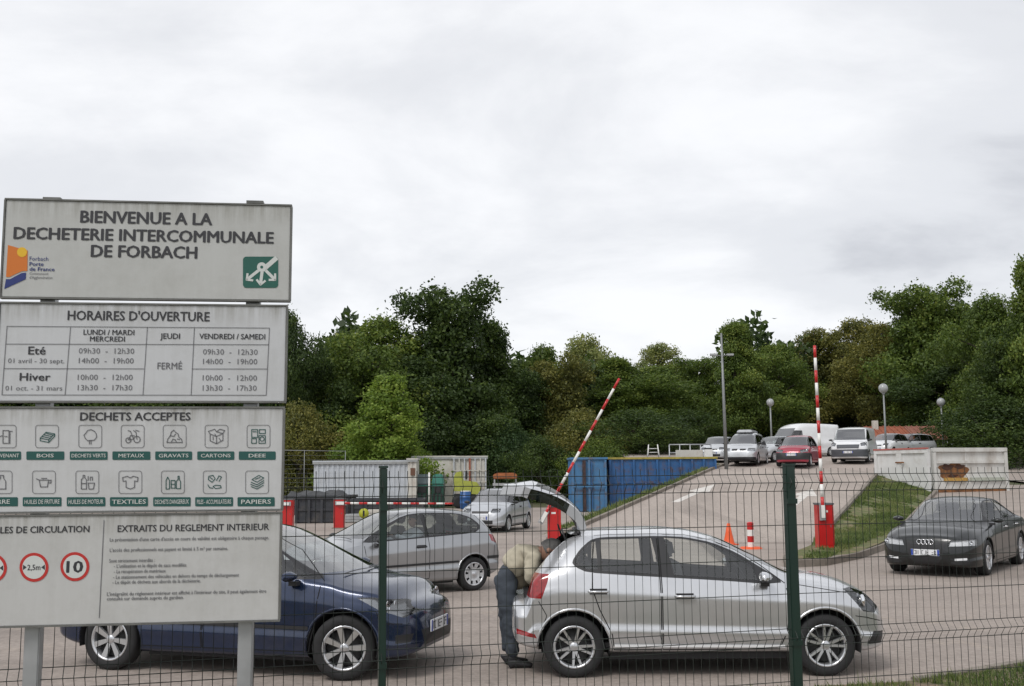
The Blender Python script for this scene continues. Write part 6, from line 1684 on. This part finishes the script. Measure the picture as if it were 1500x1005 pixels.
# rusty heap right of the containers
RO = M_plain('rusty_orange', (.34, .12, .045), .8, noise=.3, nscale=4)
p = at(740, 706, 60); o = empty('scrap_heap', (p.x, 60, 0), 0, 'low rusty orange scrap rack behind the small white hatchback', 'scrap')
for k in range(4):
    mb = MB(); mb.box((0, k * .3, 1.75 + .04 * k), (1.35 - .1 * k, .24, .28 - .04 * k), RO); mb.build('sheet', None, o, bevel=.05)
for sx_ in (-.6, .6):
    mb = MB(); mb.box((sx_, .4, .8), (.08, .8, 1.6), GALV); mb.build('leg', None, o)
mb = MB(); mb.box((0, .4, 1.3), (1.4, .9, .14), GRYC); mb.build('shelf', None, o)
# gravel and rubble strip before the trees
# railings and rack by the blue skip
p = at(980, 668, 60.5)
def rail(px0, px1, py, Y, label, n=4, h=1.0):
    a = at(px0, py, Y); b = at(px1, py, Y); o = empty('railing', (a.x, Y, a.z), 0, label, 'railing')
    L = b.x - a.x
    for zz in (h, h * .55):
        mb = MB(); mb.tube([(0, 0, zz), (L, 0, zz)], .035, 6, GALV); mb.build('rail', None, o)
    for k in range(n + 1):
        mb = MB(); mb.tube([(L * k / n, 0, -.6), (L * k / n, 0, h)], .035, 6, GALV); mb.build('post', None, o)
    return o
rail(981, 1042, 678, 59, 'grey steel railing at the platform edge left of the tall lamp', 4)
p = at(1010, 676, 58.6); mb = MB(); mb.box((0, 0, .0), (1.5, .06, .42), CREAM); tag(mb.build('board', None, None, loc=(p.x, 58.6, p.z + .42), bevel=.01), 'pale board fixed low on the railing behind the blue skip', 'board')
p = at(1038, 678, 57.6); mb = MB(); mb.box((0, 0, .35), (.42, .4, .75), WHT, taper=.9); mb.box((0, 0, .76), (.34, .34, .08), BLK); tag(mb.build('white_bin', None, None, loc=(p.x, 57.6, p.z)), 'small white bin at the end of the blue skip, left of the tall lamp', 'bin')
o = empty('trestle', tuple(at(957, 671, 57)), 0, 'white folding trestle standing on the blue skip rim', 'trestle')
for sx_ in (-.24, .24):
    for sg in (-1, 1):
        mb = MB(); mb.tube([(sx_ * 1.3, sg * .15, 0), (sx_, sg * .02, .72)], .025, 6, WHT); mb.build('leg', None, o)
for zz in (.3, .5):
    mb = MB(); mb.tube([(-.28, 0, zz), (.28, 0, zz)], .02, 6, WHT); mb.build('rung', None, o)
# thin wire fence far left
o = empty('wire_fence', tuple(at(400, 740, 60)), 0, 'thin wire fence with pale top rail in front of the trees, right of the signboard', 'fence')
b0 = o.location.copy(); o.location.z = 0
for px in (405, 446, 506):
    q = at(px, 660, 60); mb = MB(); mb.tube([(q.x - b0.x, 0, 0), (q.x - b0.x, 0, q.z)], .02, 6, POLE); mb.build('fence_post', None, o)
q0, q1 = at(380, 659, 60), at(506, 661, 60)
mb = MB(); mb.tube([(q0.x - b0.x, 0, q0.z), (q1.x - b0.x, 0, q1.z)], .02, 6, POLE)
for k in range(12):
    zz = .25 + k * .25
    if zz < q0.z: mb.tube([(q0.x - b0.x, 0, zz), (q1.x - b0.x, 0, zz)], .004, 4, POLE, cap=False)
mb.build('wires', None, o)
# red roofed shed
TILE = M_plain('roof_tile', (.27, .085, .045), .85, noise=.25, nscale=3, stretch=(1, 1, 1)); TILE2 = M_plain('roof_tile_weathered', (.24, .10, .07), .85, noise=.25, nscale=3)
Yh = 73; a = at(1284, 650, Yh); b = at(1384, 650, Yh); zt = at(1330, 625, Yh).z; ze = at(1330, 642, Yh).z; g0 = elev(a.x, Yh)
o = empty('long_shed', (a.x, Yh, g0), 0, 'long low shed with red tiled roof beyond the parked cars', 'building')
L = b.x - a.x; mb = MB(); mb.box((L / 2, 2.0, (ze - g0) / 2 - .3), (L - .4, 3.6, ze - g0 + .5), M_plain('shed_wall', (.12, .10, .085), .9, noise=.2)); mb.build('wall', None, o)
for (x0, x1, mt, nm) in ((-.2, L * .55, TILE, 'roof'), (L * .56, L + .2, TILE2, 'roof')):
    mb = MB(); e_, t_ = ze - g0, zt - g0 + .1
    mb.add([(x0, -.2, e_), (x1, -.2, e_), (x1, 2.0, t_), (x0, 2.0, t_), (x0, 4.2, e_), (x1, 4.2, e_), (x0, -.2, e_ - .12), (x1, -.2, e_ - .12)], [(0, 1, 2, 3), (3, 2, 5, 4), (6, 7, 1, 0), (0, 3, 4), (1, 5, 2)], mt)
    rf = mb.build(nm, None, o)
    mb = MB(); n = int((x1 - x0) / .35)
    for k in range(n):
        xx = x0 + (k + .5) * (x1 - x0) / n
        mb.tube([(xx, -.22, e_ + .02), (xx, 2.0, t_ + .02)], .05, 5, mt, cap=False)
    tag(mb.build('tile_rows', None, rf), kind='stuff')
mb = MB(); mb.box((.5, 1.6, zt - g0 + .1), (.35, .35, .8), CREAM); mb.build('chimney', None, o)
# ------------------------------------------------------------------ people
def skin_mesh(name, J, E, mat, sub=2, smooth=True):
    """J: list of (pos, radius or (rx, ry)); E edges; first joint is the root"""
    me = bpy.data.meshes.new(name + '_cage'); me.from_pydata([tuple(j[0]) for j in J], E, []); me.update()
    o = bpy.data.objects.new(name + '_cage', me); COL.objects.link(o)
    sk = o.modifiers.new('skin', 'SKIN'); sk.use_smooth_shade = True
    sv = me.skin_vertices[0].data if len(me.skin_vertices) else None
    if sv is None:
        return None
    for i, j in enumerate(J):
        r = j[1]; sv[i].radius = (r, r) if not hasattr(r, '__len__') else r
        sv[i].use_root = (i == 0)
    sb = o.modifiers.new('sub', 'SUBSURF'); sb.levels = sub; sb.render_levels = sub
    dg = bpy.context.evaluated_depsgraph_get(); dg.update()
    m2 = bpy.data.meshes.new_from_object(o.evaluated_get(dg)); m2.name = name
    bpy.data.objects.remove(o); bpy.data.meshes.remove(me)
    m2.materials.clear(); m2.materials.append(mat)
    for p in m2.polygons: p.use_smooth = True; p.material_index = 0
    return m2
def ensure_skin(me):
    return me
def skin_obj(name, J, E, mat, parent, sub=2):
    if name in ('jacket', 'trousers'): sub = 3
    # skin_vertices layer appears once a Skin modifier is added; build through bmesh so it exists
    bm = bmesh.new(); lay = bm.verts.layers.skin.verify()
    vs = []
    for i, j in enumerate(J):
        v = bm.verts.new(j[0]); r = j[1]; v[lay].radius = (r, r) if not hasattr(r, '__len__') else r
        v[lay].use_root = (i == 0); vs.append(v)
    for a, b in E: bm.edges.new((vs[a], vs[b]))
    me = bpy.data.meshes.new(name + '_cage'); bm.to_mesh(me); bm.free()
    o = bpy.data.objects.new(name + '_cage', me); COL.objects.link(o)
    sk = o.modifiers.new('skin', 'SKIN'); sk.use_smooth_shade = True
    sb = o.modifiers.new('sub', 'SUBSURF'); sb.levels = sub; sb.render_levels = sub
    dg = bpy.context.evaluated_depsgraph_get(); dg.update()
    m2 = bpy.data.meshes.new_from_object(o.evaluated_get(dg)); m2.name = name
    bpy.data.objects.remove(o); bpy.data.meshes.remove(me)
    m2.materials.clear(); m2.materials.append(mat)
    for p in m2.polygons: p.use_smooth = True; p.material_index = 0
    if name in ('jacket', 'trousers', 'shirt'):
        from mathutils import noise
        nn = [v.normal.copy() for v in m2.vertices]
        for v, n_ in zip(m2.vertices, nn):
            q = Vector((v.co.x * 9, v.co.y * 6, v.co.z * (14 if name == 'trousers' else 11)))
            v.co += n_ * (.016 * noise.noise(q) + .009 * noise.noise(q * 2.3))
    return link(name, m2, parent)
SKIN = M_plain('skin', (.36, .20, .14), .6, noise=.05); JKT = M_plain('jacket_khaki', (.43, .39, .30), .85, noise=.15, nscale=14, bump=.3)
VEST = M_plain('vest_lining', (.20, .17, .12), .85, noise=.15, nscale=14)
JEAN = M_plain('trousers_slate', (.045, .055, .07), .85, noise=.15, nscale=20, bump=.3); SHOE = M_plain('shoe_dark', (.02, .02, .022), .6); HAIRD = M_plain('hair_grey', (.14, .135, .13), .7, noise=.3, nscale=40)
SHIRT = M_plain('shirt_pale', (.42, .43, .50), .85, noise=.08, nscale=10)
def head_on(parent, c, d, up, hair, k=1.0):
    """head with face: centre c, facing d"""
    d = Vector(d).normalized(); up = Vector(up); up = (up - d * up.dot(d)).normalized(); s = d.cross(up)
    M = Matrix((( d.x, -s.x, up.x, c[0]), (d.y, -s.y, up.y, c[1]), (d.z, -s.z, up.z, c[2]), (0, 0, 0, 1))) @ Matrix.Scale(k, 4)
    mb = MB(); n, m = 20, 14; vs = []; fs = []
    for j in range(m + 1):
        ph = pi * j / m
        for i in range(n):
            th = 2 * pi * i / n
            x, y, z = sin(ph) * cos(th), sin(ph) * sin(th), cos(ph)
            X = x * .098; Y = y * .076; Z = z * .118
            if z < 0: Y *= 1 - .28 * (-z); X = X * (1 - .12 * (-z)) + .016 * (-z)
            if x > .75 and abs(y) < .22 and -.35 < z < .12: X += .022 * (1 - abs(y) / .22)      # nose
            if x > .6 and .1 < abs(y) < .45 and .02 < z < .25: X -= .010                          # eye sockets
            vs.append((X, Y, Z))
    for j in range(m):
        for i in range(n):
            a = j * n + i; b = j * n + (i + 1) % n; fs.append((a, a + n, b + n, b))
    mb.add(vs, fs, SKIN, True, M)
    h = mb.build('head', None, parent)
    for sg in (-1, 1):
        mb = MB(); mb.lathe([(.0, .02), (.02, .018), (.028, .0), (.02, -.012), (0, -.014)], 10, SKIN, M @ Matrix.Translation((-.005, sg * .076, -.005)) @ Matrix.Rotation(sg * pi / 2, 4, 'X')); mb.build('ear', None, h)
        mb = MB(); mb.lathe([(0, .011), (.008, .008), (.011, 0)], 8, SHOE, M @ Matrix.Translation((.083, sg * .030, .018)) @ Matrix.Rotation(pi / 2, 4, 'Y')); mb.build('eye', None, h)
    mb = MB(); mb.box((.090, 0, -.055), (.012, .042, .008), M_plain('lips', (.25, .08, .07), .6), M); mb.build('mouth', None, h)
    mb = MB(); vs = []; fs = []; rr = random.Random(3)
    for j in range(10):
        ph = pi * .62 * j / 9
        for i in range(n):
            th = 2 * pi * i / n; x, y, z = sin(ph) * cos(th), sin(ph) * sin(th), cos(ph)
            g = 1.10 + rr.uniform(-.025, .03)
            if x > .25 and z < .45: g = .9
            vs.append((x * .098 * g - .006, y * .076 * (g + .03), z * .118 * g + .004))
    for j in range(9):
        for i in range(n):
            a = j * n + i; b = j * n + (i + 1) % n; fs.append((a, a + n, b + n, b))
    mb.add(vs, fs, hair, True, M); mb.build('hair', None, h)
    return h
def hand_on(parent, w, d, palm_n, k=1.0):
    """palm plus four curled fingers and a thumb; w wrist point, d pointing direction"""
    w = Vector(w); d = Vector(d).normalized(); pn = Vector(palm_n); pn = (pn - d * pn.dot(d)).normalized(); s = d.cross(pn)
    P = lambda a, b, c: w + (d * a + s * b + pn * c) * k
    J = [(w, (.026 * k, .020 * k)), (P(.045, 0, 0), (.036 * k, .016 * k)), (P(.085, 0, .004), (.036 * k, .014 * k))]; E = [(0, 1), (1, 2)]
    for j, (off, ln) in enumerate(((-.030, .072), (-.010, .082), (.011, .077), (.031, .062))):
        b = len(J); r = .0088 * k
        J += [(P(.088, off, .005), r), (P(.088 + ln * .45, off * 1.08, .014), r), (P(.088 + ln * .78, off * 1.08, .034), r * .95), (P(.088 + ln * .9, off * 1.08, .055), r * .85)]
        E += [(2, b), (b, b + 1), (b + 1, b + 2), (b + 2, b + 3)]
    b = len(J); J += [(P(.03, -.038, .008), .011 * k), (P(.058, -.058, .020), .0095 * k), (P(.082, -.062, .036), .0085 * k)]; E += [(1, b), (b, b + 1), (b + 1, b + 2)]
    return skin_obj('hand', J, E, SKIN, parent, 1)
# person leaning into the boot, seen from the side: x to the right, z up
G = at(742, 965, 11.35)
man = empty('person', (G.x, 11.35, .03), 0, 'person in khaki jacket and dark trousers bending into the open boot of the silver hatchback', 'person')
hip = Vector((.00, 0, .93))
# trousers (legs and seat) - one surface
J = [(hip + Vector((0, 0, .02)), (.165, .14)), (Vector((-.01, .10, .86)), (.118, .118)), (Vector((.0, .12, .50)), (.085, .088)), (Vector((.015, .12, .25)), (.074, .076)), (Vector((.015, .12, .10)), (.080, .078)),
     (Vector((-.01, -.10, .86)), (.118, .118)), (Vector((.04, -.12, .50)), (.085, .088)), (Vector((.06, -.12, .25)), (.074, .076)), (Vector((.07, -.12, .10)), (.080, .078)), (hip + Vector((.10, 0, .10)), (.155, .13))]
skin_obj('trousers', J, [(0, 1), (1, 2), (2, 3), (3, 4), (0, 5), (5, 6), (6, 7), (7, 8), (0, 9)], JEAN, man)
# torso and sleeves
sh = Vector((.40, 0, 1.20))
J = [(hip + Vector((.02, 0, .04)), (.155, .135)), (Vector((.09, 0, 1.04)), (.17, .16)), (Vector((.19, 0, 1.12)), (.18, .17)), (Vector((.29, 0, 1.15)), (.14, .13)), (Vector((.36, 0, 1.17)), (.06, .06)),
     (Vector((.28, -.19, 1.12)), (.092, .09)), (Vector((.24, -.26, .93)), (.070, .068)), (Vector((.38, -.22, .84)), (.045, .043)),
     (Vector((.28, .19, 1.12)), (.092, .09)), (Vector((.34, .25, .95)), (.070, .068)), (Vector((.48, .18, .86)), (.045, .043))]
skin_obj('jacket', J, [(0, 1), (1, 2), (2, 3), (3, 4), (3, 5), (5, 6), (6, 7), (3, 8), (8, 9), (9, 10)], JKT, man)
J = [(Vector((.12, 0, .98)), (.10, .15)), (Vector((.15, 0, .88)), (.07, .15)), (Vector((.18, 0, .78)), (.02, .13))]
skin_obj('jacket_flap', J, [(0, 1), (1, 2)], VEST, man, 1)
mb = MB(); mb.tube([(.32, 0, 1.17), (.42, 0, 1.185)], .052, 10, SKIN); mb.build('neck', None, man)
head_on(man, (.465, -.02, 1.185), (.45, -.12, -.85), (.85, 0, .5), HAIRD, 1.08)
hand_on(man, (.41, -.215, .825), (.75, .1, -.6), (0, .5, -.6)); hand_on(man, (.51, .17, .845), (.75, -.1, -.6), (0, -.5, -.6))
for x, y in ((.03, .12), (.075, -.12)):
    J = [(Vector((x - .02, y, .075)), (.05, .055)), (Vector((x - .06, y, .045)), (.045, .04)), (Vector((x + .06, y, .045)), (.048, .038)), (Vector((x + .16, y, .035)), (.042, .030)), (Vector((x + .20, y, .032)), (.03, .024))]
    skin_obj('shoe', J, [(0, 1), (0, 2), (2, 3), (3, 4)], SHOE, man, 2)
# things in the boot
mb = MB(); mb.box((0, 0, .13), (.34, .55, .26), M_plain('cardboard', (.28, .19, .11), .9, noise=.1)); tag(mb.build('cardboard_box', None, None, loc=(PX - 1.42, PY + .1, .68), bevel=.004), 'cardboard box inside the open boot where the person leans', 'box')
# driver in the three-door car (car space: +x nose, +y left)
dr = empty('person', tuple(tl_root.location), hd, 'driver in a pale shirt sitting in the silver three-door car, arm on the wheel', 'person')
cx_, cy_ = -.18, .36
J = [(Vector((cx_, cy_, .55)), (.16, .14)), (Vector((cx_ - .05, cy_, .80)), (.14, .17)), (Vector((cx_ - .08, cy_, 1.00)), (.12, .18)), (Vector((cx_ - .06, cy_, 1.10)), (.05, .05)),
     (Vector((cx_ - .04, cy_ + .20, .99)), (.07, .07)), (Vector((cx_ + .18, cy_ + .26, .90)), (.055, .055)), (Vector((cx_ + .42, cy_ + .16, .98)), (.042, .042)),
     (Vector((cx_ - .04, cy_ - .20, .99)), (.07, .07)), (Vector((cx_ + .16, cy_ - .25, .82)), (.052, .052)), (Vector((cx_ + .40, cy_ - .12, .92)), (.040, .040))]
skin_obj('shirt', J, [(0, 1), (1, 2), (2, 3), (2, 4), (4, 5), (5, 6), (2, 7), (7, 8), (8, 9)], SHIRT, dr)
J = [(Vector((cx_, cy_, .52)), (.16, .12)), (Vector((cx_ + .35, cy_ + .12, .56)), (.085, .08)), (Vector((cx_ + .62, cy_ + .12, .34)), (.06, .06)), (Vector((cx_ + .35, cy_ - .12, .56)), (.085, .08)), (Vector((cx_ + .62, cy_ - .12, .34)), (.06, .06))]
skin_obj('trousers', J, [(0, 1), (1, 2), (0, 3), (3, 4)], JEAN, dr)
head_on(dr, (cx_ - .03, cy_, 1.215), (1, .15, 0), (0, 0, 1), HAIRD, .95)
hand_on(dr, (cx_ + .44, cy_ + .15, .99), (.9, -.2, .3), (0, 0, -1)); hand_on(dr, (cx_ + .42, cy_ - .11, .93), (.9, .2, .3), (0, 0, -1))
